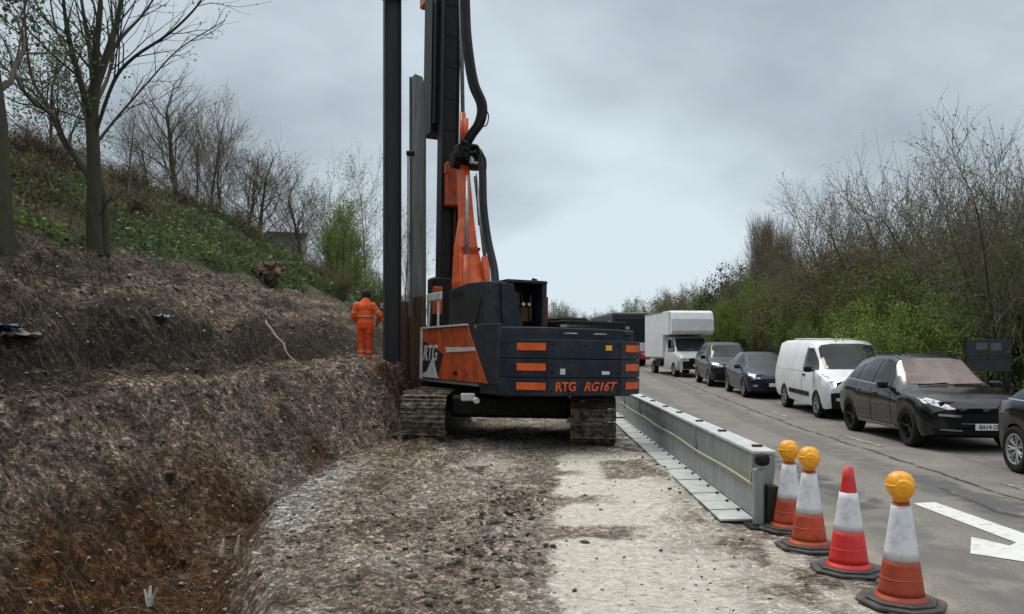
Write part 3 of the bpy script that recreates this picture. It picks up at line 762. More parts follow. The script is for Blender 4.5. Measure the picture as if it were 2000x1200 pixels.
def patch(name, bvh, poly, axis, m, parent, off=0.006, cuts=3, thick=0.0, smooth=True):
    """a lens, pane or panel traced as an outline and laid onto the body: axis 'F' seen from the front (x, z), 'R' rear, 'L'/'-L' side (y, z), 'T' top (x, y)"""
    bm = bmesh.new()
    f = bm.faces.new([bm.verts.new((p[0], p[1], 0)) for p in poly])
    bmesh.ops.triangulate(bm, faces=[f])
    for _ in range(cuts): bmesh.ops.subdivide_edges(bm, edges=bm.edges[:], cuts=1, use_grid_fill=True)
    bmesh.ops.triangulate(bm, faces=bm.faces[:])
    bad = []
    for v in bm.verts:
        a, b = v.co.x, v.co.y
        o, d = {'F': (Vector((a, -9, b)), Vector((0, 1, 0))), 'R': (Vector((a, 9, b)), Vector((0, -1, 0))),
                'L': (Vector((-4, a, b)), Vector((1, 0, 0))), '-L': (Vector((4, a, b)), Vector((-1, 0, 0))), 'T': (Vector((a, b, 9)), Vector((0, 0, -1)))}[axis]
        h, n, i_, _ = bvh.ray_cast(o, d)
        if h is None: bad.append(v); continue
        if n.dot(d) > 0: n = -n
        v.co = h - d * off * 0.5 + n * off * 0.7
    if bad: bmesh.ops.delete(bm, geom=bad, context='VERTS')
    if axis in ('R', 'L', 'T'): pass
    bmesh.ops.recalc_face_normals(bm, faces=bm.faces[:])
    me = bpy.data.meshes.new(name); bm.to_mesh(me); bm.free(); me.materials.append(m)
    if smooth: me.polygons.foreach_set('use_smooth', [True] * len(me.polygons))
    o = bpy.data.objects.new(name, me); COL.objects.link(o); o.parent = parent
    if thick:
        s = o.modifiers.new('thick', 'SOLIDIFY'); s.thickness = thick; s.offset = 1
    return o

def mirror_poly(p): return [(-a, b) for a, b in p]
def both(name, bvh, poly, m, parent, **k):
    patch(name, bvh, poly, 'F', m, parent, **k); patch(name, bvh, mirror_poly(poly), 'F', m, parent, **k)
def sides(name, bvh, poly, m, parent, **k):
    patch(name, bvh, poly, 'L', m, parent, **k); patch(name, bvh, poly, '-L', m, parent, **k)

def wheel(parent, x, y, r, wd, rim_m, spokes=5, dark=False):
    """tyre with a rim child; x is the outer face, sign gives the side"""
    sg = 1 if x > 0 else -1
    mb = MB(); h = wd / 2
    rr = r * 0.66
    mb.lathe([(rr, -h * 0.9), (r * 0.86, -h), (r * 0.965, -h * 0.86), (r, -h * 0.55), (r, h * 0.55), (r * 0.965, h * 0.86), (r * 0.86, h), (rr, h * 0.9)], 36, axis='X', cap=False)
    w = mb.build('wheel', M['rubber'], parent, smooth=False); w.location = (x - sg * h, y, r)
    rb = MB()
    rb.lathe([(rr, -h * 0.2), (rr * 1.01, h * 0.88), (rr * 0.95, h * 0.92), (rr * 0.90, h * 0.55), (rr * 0.88, h * 0.1)], 32, axis='X', cap=False)
    rb.lathe([(0.0, h * 0.62), (rr * 0.17, h * 0.62), (rr * 0.20, h * 0.45), (rr * 0.2, h * 0.1)], 16, axis='X')
    for k in range(spokes):
        a = 2 * PI * k / spokes
        for dd in (-0.16, 0.16):
            a2 = a + dd
            p0 = Vector((h * 0.50, math.cos(a) * rr * 0.15, math.sin(a) * rr * 0.15)); p1 = Vector((h * 0.74, math.cos(a2) * rr * 0.93, math.sin(a2) * rr * 0.93))
            rb.tube([p0, (p0 + p1) / 2 + Vector((h * 0.06, 0, 0)), p1], [rr * 0.075, rr * 0.06, rr * 0.055], 5)
    if sg < 0:
        rb.v = [(-a, b, c) for a, b, c in rb.v]
    rb.build('rim', rim_m, w, smooth=False)
    db = MB(); db.lathe([(0.0, 0.0), (rr * 0.9, 0.0), (rr * 0.9, -0.02), (0, -0.02)], 20, axis='X')
    db.build('brake_disc', M['dark_machine'], w)
    return w

def mirrors(parent, y, z, hw, m):
    for sg in (-1, 1):
        mb = MB(); mb.box((sg * (hw + 0.12), y, z), (0.20, 0.13, 0.15), bev=0.045, seg=3)
        mb.tube([(sg * (hw - 0.05), y + 0.03, z - 0.05), (sg * (hw + 0.06), y + 0.02, z - 0.03)], 0.025, 6)
        mb.build('mirror', m, parent, smooth=False, bevel=0.0)

def underbody(parent, Ln, hw, z0, z1, y0=0.12, y1=0.12):
    mb = MB(); mb.box((0, (y0 - y1) / 2, (z0 + z1) / 2), (2 * (hw - 0.26), Ln - y0 - y1 - 0.1, z1 - z0))
    return mb.build('underbody', M['trim'], parent)

def plate_(parent, bvh, z, body, w=0.52, h=0.111, txt=True, x=0.0, rear=False, m=None):
    hit = bvh.ray_cast(Vector((x, -9, z)), Vector((0, 1, 0)))[0] if not rear else bvh.ray_cast(Vector((x, 9, z)), Vector((0, -1, 0)))[0]
    sg = -1 if not rear else 1
    mb = MB(); mb.box((x, hit.y + sg * 0.02, z), (w, 0.02, h), bev=0.004)
    p = mb.build('number_plate', m or M['plate'], parent)
    if txt:
        text_obj('lettering', body, 0.098, M['ink'], (x, hit.y + sg * 0.0325, z), (PI / 2, 0, 0 if not rear else PI), p, extrude=0.001, sx=0.92)
    return p

# ---- black SUV with the rosy windscreen
def black_suv(loc):
    Ln = 4.80
    t = empty('parked_car', loc, label='black SUV with a rosy windscreen and white number plate, right behind the white van queue', cat='car', group='vehicles queuing in the open lane')
    top = [(0, .74), (.05, .80), (.18, .885), (.5, .985), (1.0, 1.055), (1.32, 1.10), (2.05, 1.60), (2.45, 1.68), (3.2, 1.685), (4.0, 1.60), (4.55, 1.16), (4.72, 1.08), (4.8, .95)]
    belt = [(0, .66), (.2, .80), (.6, .90), (1.2, .965), (3.0, 1.02), (4.2, 1.06), (4.8, .9)]
    hw = [(0, .84), (.25, .925), (.9, .965), (2.2, .955), (3.4, .965), (4.0, .975), (4.6, .92), (4.8, .86)]
    hr = [(0, .70), (.4, .74), (1.0, .76), (1.35, .74), (2.1, .60), (2.5, .605), (3.6, .59), (4.2, .58), (4.7, .66), (4.8, .66)]
    sill = [(0, .30), (.3, .24), (.7, .25), (1.3, .27), (3.4, .27), (4.3, .30), (4.8, .42)]
    ax = (0.93, 3.82)
    b, bvh = loft_body('body', Ln, top, belt, hw, hr, sill, ax, 0.395, M['black_paint'], t, ws=(1.32, 2.05))
    underbody(t, Ln, .96, .24, .85)
    for x in (-.965, .965):
        for a in ax: wheel(t, x, a - Ln / 2, .372, .27, M['dark_machine'], 5)
    patch('windscreen', bvh, [(-.68, 1.115), (.68, 1.115), (.555, 1.545), (.3, 1.585), (-.3, 1.585), (-.555, 1.545)], 'F', M['glass_pink_reflection'], t, cuts=4)
    sides('side_window', bvh, [(-.62, 1.06), (.18, 1.07), (.20, 1.56), (-.05, 1.565), (-.28, 1.50)], M['glass_side'], t, cuts=3)
    sides('side_window', bvh, [(.27, 1.075), (1.02, 1.10), (1.05, 1.50), (.62, 1.56), (.27, 1.57)], M['glass_side'], t, cuts=3)
    sides('side_window', bvh, [(1.10, 1.12), (1.62, 1.16), (1.42, 1.40), (1.12, 1.48)], M['glass_side'], t, cuts=2)
    sides('window_trim', bvh, [(-.62, 1.035), (1.62, 1.13), (1.60, 1.145), (-.60, 1.055)], M['chrome'], t, cuts=3, off=0.008)
    hl = [(.50, .735), (.62, .725), (.80, .79), (.865, .875), (.80, .905), (.66, .855)]
    both('headlight', bvh, hl, M['lamp_clear'], t, cuts=3, off=.012)
    gr = patch('grille', bvh, [(-.60, .42), (.60, .42), (.70, .60), (.56, .665), (-.56, .665), (-.70, .60)], 'F', M['trim'], t, cuts=4, off=.01)
    both('fog_light', bvh, [(.42, .60), (.74, .615), (.74, .65), (.42, .64)], M['chrome'], t, cuts=2, off=.02)
    both('bumper_strip', bvh, [(.40, .36), (.72, .37), (.72, .395), (.40, .385)], M['steel'], t, cuts=2, off=.014)
    patch('bumper_strip', bvh, [(-.42, .485), (.42, .485), (.42, .50), (-.42, .50)], 'F', M['steel'], t, cuts=3, off=.016)
    patch('lower_grille', bvh, [(-.78, .30), (.78, .30), (.80, .40), (-.80, .40)], 'F', M['trim'], t, cuts=3, off=.008)
    plate_(t, bvh, .44, 'BA14 OEK', x=0.05)
    mirrors(t, -.62, 1.09, .93, M['black_paint'])
    sides('door_seam', bvh, [(.215, .36), (.235, .36), (.245, 1.05), (.225, 1.05)], M['trim'], t, cuts=3, off=.003)
    sides('door_seam', bvh, [(-.78, .42), (-.762, .42), (-.70, 1.0), (-.718, 1.0)], M['trim'], t, cuts=3, off=.003)
    sides('door_handle', bvh, [(-.02, .88), (.17, .89), (.17, .92), (-.02, .91)], M['black_paint'], t, cuts=1, off=.02, thick=.01)
    sides('door_handle', bvh, [(.80, .91), (.99, .92), (.99, .95), (.80, .94)], M['black_paint'], t, cuts=1, off=.02, thick=.01)
    sides('sill_strip', bvh, [(-.95, .30), (.90, .30), (.90, .345), (-.95, .345)], M['steel'], t, cuts=3, off=.012)
    for sg in (-1, 1):
        mb = MB(); mb.tube([(sg * .555, -.25, 1.645), (sg * .565, .0, 1.705), (sg * .555, 1.1, 1.69), (sg * .535, 1.45, 1.60)], .014, 6); mb.build('roof_rail', M['trim'], t, smooth=True)
    wp = MB(); wp.tube([(-.60, -1.13, 1.10), (-.05, -1.09, 1.135)], .012, 5); wp.tube([(.05, -1.13, 1.11), (.60, -1.06, 1.12)], .012, 5); wp.build('wiper', M['trim'], t)
    return t

# ---- white panel van
def white_van(loc):
    Ln = 4.97
    t = empty('parked_van', loc, label='white panel van with a lit headlight in the queue behind the black SUV', cat='van', group='vehicles queuing in the open lane')
    top = [(0, .80), (.06, .92), (.2, 1.02), (.55, 1.14), (.80, 1.24), (1.62, 1.86), (1.95, 1.955), (2.4, 1.975), (4.6, 1.965), (4.9, 1.93), (4.97, 1.80)]
    belt = [(0, .76), (.2, .93), (.6, 1.06), (1.0, 1.14), (2.0, 1.16), (4.8, 1.16), (4.97, 1.15)]
    hw = [(0, .86), (.25, .94), (.8, .985), (4.7, .985), (4.97, .95)]
    hr = [(0, .72), (.5, .82), (.85, .80), (1.65, .74), (2.1, .78), (4.8, .79), (4.97, .78)]
    sill = [(0, .30), (.3, .26), (4.5, .32), (4.97, .40)]
    ax = (0.96, 3.89)
    b, bvh = loft_body('body', Ln, top, belt, hw, hr, sill, ax, 0.37, M['white'], t, nose_bow=.26, tail_bow=.04, ws=(.80, 1.62), ws_bow=.18, rail_drop=.09)
    underbody(t, Ln, .985, .26, .95)
    for x in (-.985, .985):
        for a in ax: wheel(t, x, a - Ln / 2, .345, .23, M['steel'], 7)
    patch('windscreen', bvh, [(-.76, 1.235), (.76, 1.235), (.70, 1.82), (.35, 1.87), (-.35, 1.87), (-.70, 1.82)], 'F', M['glass'], t, cuts=4)
    sides('side_window', bvh, [(-1.42, 1.20), (-.40, 1.15), (-.38, 1.76), (-.72, 1.75), (-1.02, 1.52)], M['glass_side'], t, cuts=3)
    both('headlight', bvh, [(.52, .83), (.74, .83), (.90, 1.02), (.88, 1.13), (.74, 1.03), (.60, .93)], M['lamp_clear'], t, cuts=3, off=.012)
    patch('grille', bvh, [(-.50, .74), (.50, .74), (.56, .86), (-.56, .86)], 'F', M['trim'], t, cuts=3, off=.01)
    patch('bumper', bvh, [(-.82, .30), (.82, .30), (.84, .66), (.5, .72), (-.5, .72), (-.84, .66)], 'F', M['trim'], t, cuts=4, off=.016)
    both('fog_light', bvh, [(.62, .48), (.74, .48), (.74, .56), (.62, .56)], M['lamp_clear'], t, cuts=1, off=.024)
    sides('rubbing_strip', bvh, [(-.98, .50), (.86, .50), (.86, .62), (-.98, .62)], M['trim'], t, cuts=4, off=.014)
    sides('door_seam', bvh, [(-.34, .40), (-.322, .40), (-.322, 1.80), (-.34, 1.80)], M['trim'], t, cuts=4, off=.003)
    sides('door_seam', bvh, [(-1.36, .42), (-1.342, .42), (-1.342, 1.16), (-1.36, 1.16)], M['trim'], t, cuts=4, off=.003)
    sides('panel_crease', bvh, [(-.25, 1.13), (2.2, 1.13), (2.2, 1.145), (-.25, 1.145)], M['white_dull'], t, cuts=4, off=.010)
    sides('door_handle', bvh, [(-.62, 1.02), (-.43, 1.02), (-.43, 1.07), (-.62, 1.07)], M['trim'], t, cuts=1, off=.02, thick=.01)
    lm = bpy.data.materials.new('lit_headlight'); lm.use_nodes = True; q = lm.node_tree.nodes['Principled BSDF']
    q.inputs['Emission Color'].default_value = (1, .86, .66, 1); q.inputs['Emission Strength'].default_value = 6.0
    h = bvh.ray_cast(Vector((-.70, -9, .90)), Vector((0, 1, 0)))[0]
    mb = MB(); mb.lathe([(0, -.04), (.06, -.03), (.078, 0), (.06, .02)], 16, c=(-.70, h.y - .01, .90), axis='Y'); mb.build('headlight_bulb', lm, t, smooth=True)
    plate_(t, bvh, .56, '', txt=False)
    mirrors(t, -1.28, 1.22, .99, M['trim'])
    rs = MB(); rs.box((0, 1.0, 1.985), (.9, 2.4, .02), bev=.008); rs.build('roof_panel', M['white'], t)
    return t

# ---- dark blue hatchback
def blue_hatch(loc):
    Ln = 4.25
    t = empty('parked_car', loc, label='dark blue hatchback waiting between the white panel van and the grey SUV', cat='car', group='vehicles queuing in the open lane')
    top = [(0, .66), (.06, .74), (.3, .86), (.9, .98), (1.08, 1.02), (1.95, 1.43), (2.35, 1.50), (3.1, 1.485), (3.75, 1.35), (4.1, 1.02), (4.25, .90)]
    belt = [(0, .60), (.25, .76), (.9, .90), (3.2, .98), (4.0, .97), (4.25, .85)]
    hw = [(0, .80), (.25, .87), (.9, .905), (3.6, .905), (4.1, .86), (4.25, .82)]
    hr = [(0, .62), (.5, .72), (1.05, .70), (1.95, .58), (3.2, .56), (3.9, .58), (4.25, .62)]
    sill = [(0, .27), (.3, .21), (4.0, .25), (4.25, .35)]
    ax = (.88, 3.52)
    b, bvh = loft_body('body', Ln, top, belt, hw, hr, sill, ax, .355, M['blue_paint'], t, ws=(1.08, 1.95))
    underbody(t, Ln, .905, .2, .78)
    for x in (-.905, .905):
        for a in ax: wheel(t, x, a - Ln / 2, .325, .215, M['steel'], 5)
    patch('windscreen', bvh, [(-.65, 1.035), (.65, 1.035), (.54, 1.40), (-.54, 1.40)], 'F', M['glass'], t, cuts=4)
    sides('side_window', bvh, [(-.78, .985), (.10, .985), (.12, 1.41), (-.12, 1.41)], M['glass_side'], t, cuts=3)
    sides('side_window', bvh, [(.18, .985), (1.15, 1.02), (.95, 1.30), (.18, 1.41)], M['glass_side'], t, cuts=3)
    both('headlight', bvh, [(.50, .66), (.68, .66), (.83, .77), (.80, .85), (.62, .78)], M['lamp_clear'], t, cuts=3, off=.01)
    patch('grille', bvh, [(-.42, .30), (.42, .30), (.50, .46), (.42, .54), (-.42, .54), (-.50, .46)], 'F', M['trim'], t, cuts=3, off=.01)
    plate_(t, bvh, .47, '', txt=False)
    mirrors(t, -.72, 1.02, .86, M['blue_paint'])
    both('fog_light', bvh, [(.60, .40), (.72, .40), (.72, .47), (.60, .47)], M['lamp_clear'], t, cuts=1, off=.01)
    return t

# ---- grey SUV
def grey_suv(loc):
    Ln = 4.6
    t = empty('parked_car', loc, label='dark grey SUV stopped in front of the white box lorry', cat='car', group='vehicles queuing in the open lane')
    top = [(0, .82), (.05, .92), (.3, 1.02), (.95, 1.12), (1.12, 1.17), (1.85, 1.68), (2.2, 1.77), (3.6, 1.77), (4.2, 1.66), (4.5, 1.15), (4.6, 1.0)]
    belt = [(0, .74), (.25, .90), (.9, 1.02), (3.2, 1.10), (4.3, 1.12), (4.6, .95)]
    hw = [(0, .84), (.25, .91), (.9, .94), (4.0, .94), (4.6, .86)]
    hr = [(0, .70), (.5, .78), (1.1, .75), (1.85, .62), (3.5, .60), (4.2, .60), (4.6, .66)]
    sill = [(0, .32), (.3, .28), (4.2, .30), (4.6, .42)]
    ax = (.90, 3.55)
    b, bvh = loft_body('body', Ln, top, belt, hw, hr, sill, ax, .39, M['grey_paint'], t, ws=(1.12, 1.85))
    underbody(t, Ln, .94, .26, .9)
    for x in (-.94, .94):
        for a in ax: wheel(t, x, a - Ln / 2, .36, .235, M['steel'], 5)
    patch('windscreen', bvh, [(-.70, 1.18), (.70, 1.18), (.59, 1.64), (-.59, 1.64)], 'F', M['glass'], t, cuts=4)
    sides('side_window', bvh, [(-.80, 1.12), (.02, 1.12), (.04, 1.64), (-.30, 1.62)], M['glass_side'], t, cuts=3)
    sides('side_window', bvh, [(.10, 1.12), (1.0, 1.15), (1.0, 1.60), (.10, 1.65)], M['glass_side'], t, cuts=3)
    both('headlight', bvh, [(.44, .82), (.66, .80), (.87, .92), (.84, 1.0), (.62, .92)], M['lamp_clear'], t, cuts=3, off=.01)
    patch('grille', bvh, [(-.42, .62), (.42, .62), (.42, .86), (-.42, .86)], 'F', M['trim'], t, cuts=3, off=.01)
    patch('lower_grille', bvh, [(-.78, .34), (.78, .34), (.74, .56), (-.74, .56)], 'F', M['trim'], t, cuts=3, off=.01)
    plate_(t, bvh, .60, '', txt=False)
    mirrors(t, -.80, 1.17, .90, M['trim'])
    return t

# ---- dark car leaving the frame, its tail toward the queue
def edge_car(loc):
    Ln = 4.35
    t = empty('parked_car', loc, label='black car with silver alloy wheels cut off by the right edge of the view', cat='car', group='vehicles queuing in the open lane')
    top = [(0, .68), (.06, .78), (.3, .88), (.95, 1.0), (1.1, 1.04), (1.95, 1.45), (2.4, 1.52), (3.2, 1.48), (3.72, 1.32), (4.12, 1.06), (4.28, 1.0), (4.35, .86)]
    belt = [(0, .60), (.25, .78), (.9, .92), (3.2, .985), (4.1, 1.0), (4.35, .84)]
    hw = [(0, .80), (.25, .87), (.9, .905), (3.6, .905), (4.15, .86), (4.35, .78)]
    hr = [(0, .62), (.5, .72), (1.1, .70), (1.95, .58), (3.2, .57), (3.8, .58), (4.2, .66), (4.35, .66)]
    sill = [(0, .27), (.3, .22), (3.9, .25), (4.35, .36)]
    ax = (.86, 3.52)
    b, bvh = loft_body('body', Ln, top, belt, hw, hr, sill, ax, .365, M['black_paint'], t, ws=(1.1, 1.95), tail_bow=.2)
    underbody(t, Ln, .905, .2, .78)
    for x in (-.905, .905):
        for a in ax: wheel(t, x, a - Ln / 2, .335, .225, M['silver'], 7)
    patch('windscreen', bvh, [(-.65, 1.05), (.65, 1.05), (.54, 1.42), (-.54, 1.42)], 'F', M['glass'], t, cuts=4)
    sides('side_window', bvh, [(-.78, 1.0), (.10, 1.0), (.12, 1.43), (-.12, 1.43)], M['glass_side'], t, cuts=3)
    sides('side_window', bvh, [(.18, 1.0), (1.0, 1.02), (.95, 1.38), (.18, 1.43)], M['glass_side'], t, cuts=3)
    sides('side_window', bvh, [(1.07, 1.03), (1.62, 1.06), (1.30, 1.30), (1.05, 1.36)], M['glass_side'], t, cuts=3)
    sides('window_trim', bvh, [(-.78, .975), (1.64, 1.035), (1.62, 1.05), (-.76, .99)], M['chrome'], t, cuts=3, off=.008)
    patch('rear_window', bvh, [(-.56, 1.10), (.56, 1.10), (.48, 1.36), (-.48, 1.36)], 'R', M['glass'], t, cuts=3)
    for p in ([(.45, .82), (.80, .80), (.78, .95), (.50, .95)],):
        patch('tail_light', bvh, p, 'R', M['lamp_red'], t, cuts=3, off=.012); patch('tail_light', bvh, mirror_poly(p), 'R', M['lamp_red'], t, cuts=3, off=.012)
    sides('tail_light', bvh, [(1.86, .80), (2.06, .80), (2.06, .90), (1.90, .93)], M['lamp_clear'], t, cuts=2, off=.012)
    sides('door_seam', bvh, [(.14, .36), (.158, .36), (.158, .98), (.14, .98)], M['trim'], t, cuts=3, off=.003)
    both('headlight', bvh, [(.50, .67), (.68, .67), (.83, .78), (.80, .86), (.62, .79)], M['lamp_clear'], t, cuts=3, off=.01)
    mirrors(t, -.72, 1.04, .86, M['black_paint'])
    return t

# ---- white box lorry
def box_lorry(loc, rz):
    t = empty('parked_lorry', loc, rz, 'white box lorry with a tall overcab box at the back of the queue', 'lorry', 'vehicles queuing in the open lane')
    Ln = 2.5
    top = [(0, .92), (.06, 1.02), (.3, 1.12), (.62, 1.24), (1.35, 1.90), (1.7, 2.03), (2.4, 2.05), (2.5, 2.0)]
    belt = [(0, .88), (.3, 1.04), (.8, 1.16), (2.5, 1.20)]
    hw = [(0, .88), (.25, .98), (2.5, 1.0)]
    hr = [(0, .74), (.6, .86), (1.4, .80), (2.5, .82)]
    sill = [(0, .38), (.3, .34), (2.5, .36)]
    b, bvh = loft_body('cab', Ln, top, belt, hw, hr, sill, (.92,), .40, M['white_dull'], t, nose_bow=.2, tail_bow=0, ws=(.62, 1.35), ws_bow=.15)
    def sh(o): return o
    patch('windscreen', bvh, [(-.82, 1.25), (.82, 1.25), (.75, 1.90), (-.75, 1.90)], 'F', M['glass'], t, cuts=4)
    sides('side_window', bvh, [(-.50, 1.23), (.75, 1.23), (.75, 1.86), (.10, 1.88)], M['glass_side'], t, cuts=3)
    both('headlight', bvh, [(.56, .86), (.82, .86), (.93, 1.04), (.80, 1.02), (.62, .98)], M['lamp_clear'], t, cuts=3, off=.012)
    patch('bumper', bvh, [(-.92, .40), (.92, .40), (.92, .78), (-.92, .78)], 'F', M['trim'], t, cuts=3, off=.014)
    patch('grille', bvh, [(-.46, .78), (.46, .78), (.46, .92), (-.46, .92)], 'F', M['trim'], t, cuts=3, off=.012)
    plate_(t, bvh, .58, '', txt=False)
    # box body with rounded overcab front
    bx = MB(); prof = [(-.30, 2.12), (-.40, 2.28), (-.38, 2.85), (-.22, 3.18), (.05, 3.28), (4.9, 3.28), (4.9, .92), (1.30, .92), (1.30, 2.08), (.05, 2.08)]
    bx.prism(prof, -1.06, 1.06, 'X'); bx.build('cargo_box', M['white'], t, bevel=.03)
    for sg in (-1, 1):
        tr = MB(); tr.box((sg * 1.064, 3.1, .95), (.02, 3.55, .05)); tr.box((sg * 1.064, 3.1, 3.25), (.02, 3.55, .05)); tr.box((sg * 1.064, .08, 2.66), (.02, .04, 1.1)); tr.build('box_rail', M['steel'], t)
    ch = MB(); ch.box((0, 2.6, .68), (.9, 5.0, .35)); ch.box((-.86, 2.9, .62), (.12, 1.6, .3)); ch.box((.86, 2.9, .62), (.12, 1.6, .3)); ch.build('chassis', M['trim'], t)
    for x in (-.98, .98):
        wheel(t, x, -.33, .36, .24, M['steel'], 8); wheel(t, x, 3.55, .36, .26, M['steel'], 8)
    for sg in (-1, 1):
        mb = MB(); mb.box((sg * 1.2, -.42, 1.62), (.16, .10, .42), bev=.03, seg=2); mb.tube([(sg * .95, -.3, 1.5), (sg * 1.2, -.40, 1.5)], .02, 6); mb.build('mirror', M['trim'], t)
    return t

# ---- dark coach-like lorry behind the box lorry
def dark_coach(loc, rz):
    t = empty('parked_coach', loc, rz, 'dark lorry with a tall glazed front and red bumper half hidden behind the box lorry', 'lorry')
    mb = MB(); mb.box((0, 4.0, 1.95), (2.45, 8.0, 3.0), bev=.14, seg=3); mb.build('body', M['navy_dusty'], t)
    g = MB(); g.box((0, -.012, 2.35), (2.2, .03, 1.5), bev=.01); g.build('windscreen', M['glass'], t)
    for sg in (-1, 1):
        s = MB()
        for k in range(5): s.box((sg * 1.232, 1.0 + k * 1.45, 2.5), (.02, 1.3, .95), bev=.006)
        s.build('side_window', M['glass_side'], t)
    p = MB(); p.box((0, -.02, 1.25), (2.3, .06, .55), bev=.02); p.build('front_panel', M['white_dull'], t)
    r = MB(); r.box((0, -.05, .70), (2.45, .16, .5), bev=.04); r.build('bumper', M['red'], t)
    rf = MB(); rf.box((0, 4.0, 3.47), (2.3, 7.6, .06), bev=.02); rf.build('roof_rail', M['steel'], t)
    for x in (-1.2, 1.2):
        wheel(t, x, 1.4, .48, .3, M['steel'], 8); wheel(t, x, 6.2, .48, .3, M['steel'], 8)
    h = MB(); h.box((-.85, -.135, .78), (.34, .03, .14), bev=.01); h.build('headlight', M['lamp_clear'], t)
    h = MB(); h.box((.85, -.135, .78), (.34, .03, .14), bev=.01); h.build('headlight', M['lamp_clear'], t)
    return t
def cream_lorry(loc):
    t = empty('parked_lorry', loc, 0, 'cream lorry far down the road, only its roof showing above the rig deck', 'lorry')
    mb = MB(); mb.box((0, 3, 2.35), (2.4, 6, 2.9), bev=.08, seg=2); mb.build('cargo_box', M['cream'], t)
    mb = MB(); mb.box((0, -.9, 1.6), (2.2, 1.8, 1.9), bev=.15, seg=2); mb.build('cab', M['cream'], t)
    g = MB(); g.box((0, -1.80, 1.95), (1.9, .03, .75), bev=.01); g.build('windscreen', M['glass'], t)
    ch = MB(); ch.box((0, 2.2, .72), (1.0, 7.6, .36)); ch.build('chassis', M['trim'], t)
    for x in (-1.15, 1.15):
        wheel(t, x, -.8, .48, .3, M['steel'], 8); wheel(t, x, 4.2, .48, .3, M['steel'], 8)
    return t

def zr1(y): return float(z_road(np.array([y]))[0]) + 0.012
def place(fn, xouter, yaxle, hw, ax, Ln, **k):
    """xouter: outer face of the tyres on the site side; yaxle: front axle"""
    y = yaxle - ax + Ln / 2
    z0, z1 = zr1(y - 1.3), zr1(y + 1.3)
    o = fn((xouter + hw, y, (z0 + z1) / 2), **k)
    o.rotation_euler[0] = math.atan2(z1 - z0, 2.6)
    return o
place(black_suv, 6.24, 15.0, .965, .93, 4.80)
place(white_van, 6.46, 20.9, .985, .96, 4.97)
place(blue_hatch, 6.08, 27.4, .905, .88, 4.25)
place(grey_suv, 5.92, 33.0, .94, .90, 4.6)
edge_car((6.42 + .905, 11.85 - 3.52 + 4.35 / 2, 0.012))
lx = W(1330, 735, 39.5)
box_lorry((lx.x + .55, lx.y + .5, zr1(lx.y)), math.radians(8.5))
p = W(1233, 700, 52); dark_coach((p.x, p.y, zr1(p.y)), math.radians(8))
p = W(1192, 650, 76); cream_lorry((p.x, p.y, zr1(p.y)))
# ------------------------------------------------------------------ piling rig
RY = math.radians(28.5)
rigp = Vector((W(986, 700, 17.0).x, W(986, 700, 17.0).y, 0.0))
rig = empty('piling_rig', rigp, RY, 'navy and orange tracked piling rig with tall mast standing beside the earth bank', 'piling rig')
rig.rotation_euler = (0, math.radians(0.9), RY)
rig.location.z = 0.0
bpy.context.view_layer.update()
RIGI = rig.matrix_basis.inverted()
def RL(px, py, d): return RIGI @ W(px, py, d)

# tracks: own heading, along the strip
TR = Matrix.Rotation(-RY + math.radians(0.5), 3, 'Z')
def track(xc):
    r0, ln, wd = 0.46, 4.9, 0.82
    c = RIGI.to_3x3() @ Vector((0, 0, 0))
    n = 44; path = []
    hl = ln / 2 - r0
    per = 2 * (2 * hl) + 2 * PI * r0
    def at(s):
        s = s % per
        if s < 2 * hl: return (-hl + s, 0.0, 0.0)
        s -= 2 * hl
        if s < PI * r0: a = s / r0; return (hl + r0 * math.sin(a), r0 - r0 * math.cos(a), a)
        s -= PI * r0
        if s < 2 * hl: return (hl - s, 2 * r0, PI)
        s -= 2 * hl; a = s / r0
        return (-hl - r0 * math.sin(a), r0 + r0 * math.cos(a), PI + a)
    core = MB(); poly = [(at(per * k / 60)[0] * .985, 0.045 + at(per * k / 60)[1] * .955) for k in range(60)]
    core.prism(poly, -wd * .32, wd * .32, 'X')
    core.v = [tuple(TR @ Vector((x + xc, y, z))) for x, y, z in core.v]
    tk = core.build('track', M['dark_machine'], rig)
    for k in range(n):
        sh = MB(); y, z, a = at(per * (k + .5) / n); R = Matrix.Rotation(a, 3, 'X')
        pl = per / n
        bm_ = MB(); bm_.box((0, 0, 0.018), (wd, pl * .93, .03), bev=.008); bm_.box((0, -pl * .28, -.018), (wd, .022, .05)); bm_.box((0, pl * .10, -.012), (wd, .018, .04))
        rj = random.Random(k + int(xc * 10)); 
        vs = [TR @ (R @ Vector(v) + Vector((xc, y, z))) for v in bm_.v]
        sh.add(vs, bm_.f); sh.build('track_shoe', M['mud'] if rj.random() < .85 else M['rust'], tk)
    # mud caked into the shoes and rollers
    fr = MB(); fr.box(tuple(TR @ Vector((xc, 0, .42))), (wd * .5, ln - 1.2, .34), rot=TR); fr.build('track_frame', M['dark_machine'], tk)
    mu = MB(); rj = random.Random(int(xc * 7) + 3)
    for k in range(190):
        y, z, a = at(per * (rj.random() if k % 2 else .62 + .38 * rj.random())); bm = bmesh.new(); bmesh.ops.create_icosphere(bm, subdivisions=1, radius=1)
        s = .02 + .055 * rj.random() ** 2
        for v in bm.verts: v.co *= s * (.7 + .6 * rj.random()); v.co.z *= .6
        mu.bm(bm, tuple(TR @ Vector((xc + rj.uniform(-.4, .4), y, z))))
    tag(mu.build('caked_mud', M['mud'], tk), kind='stuff')
track(-1.36); track(1.74)
uc = MB()
uc.box(tuple(TR @ Vector((.19, -.2, .66))), (2.3, 2.9, .42), rot=TR, bev=.06); uc.box(tuple(TR @ Vector((.19, -1.4, .66))), (2.2, .4, .40), rot=TR, bev=.05)
uc.lathe([(.75, .86), (.75, 1.1)], 32); uc.build('undercarriage', M['dark_machine'], rig)

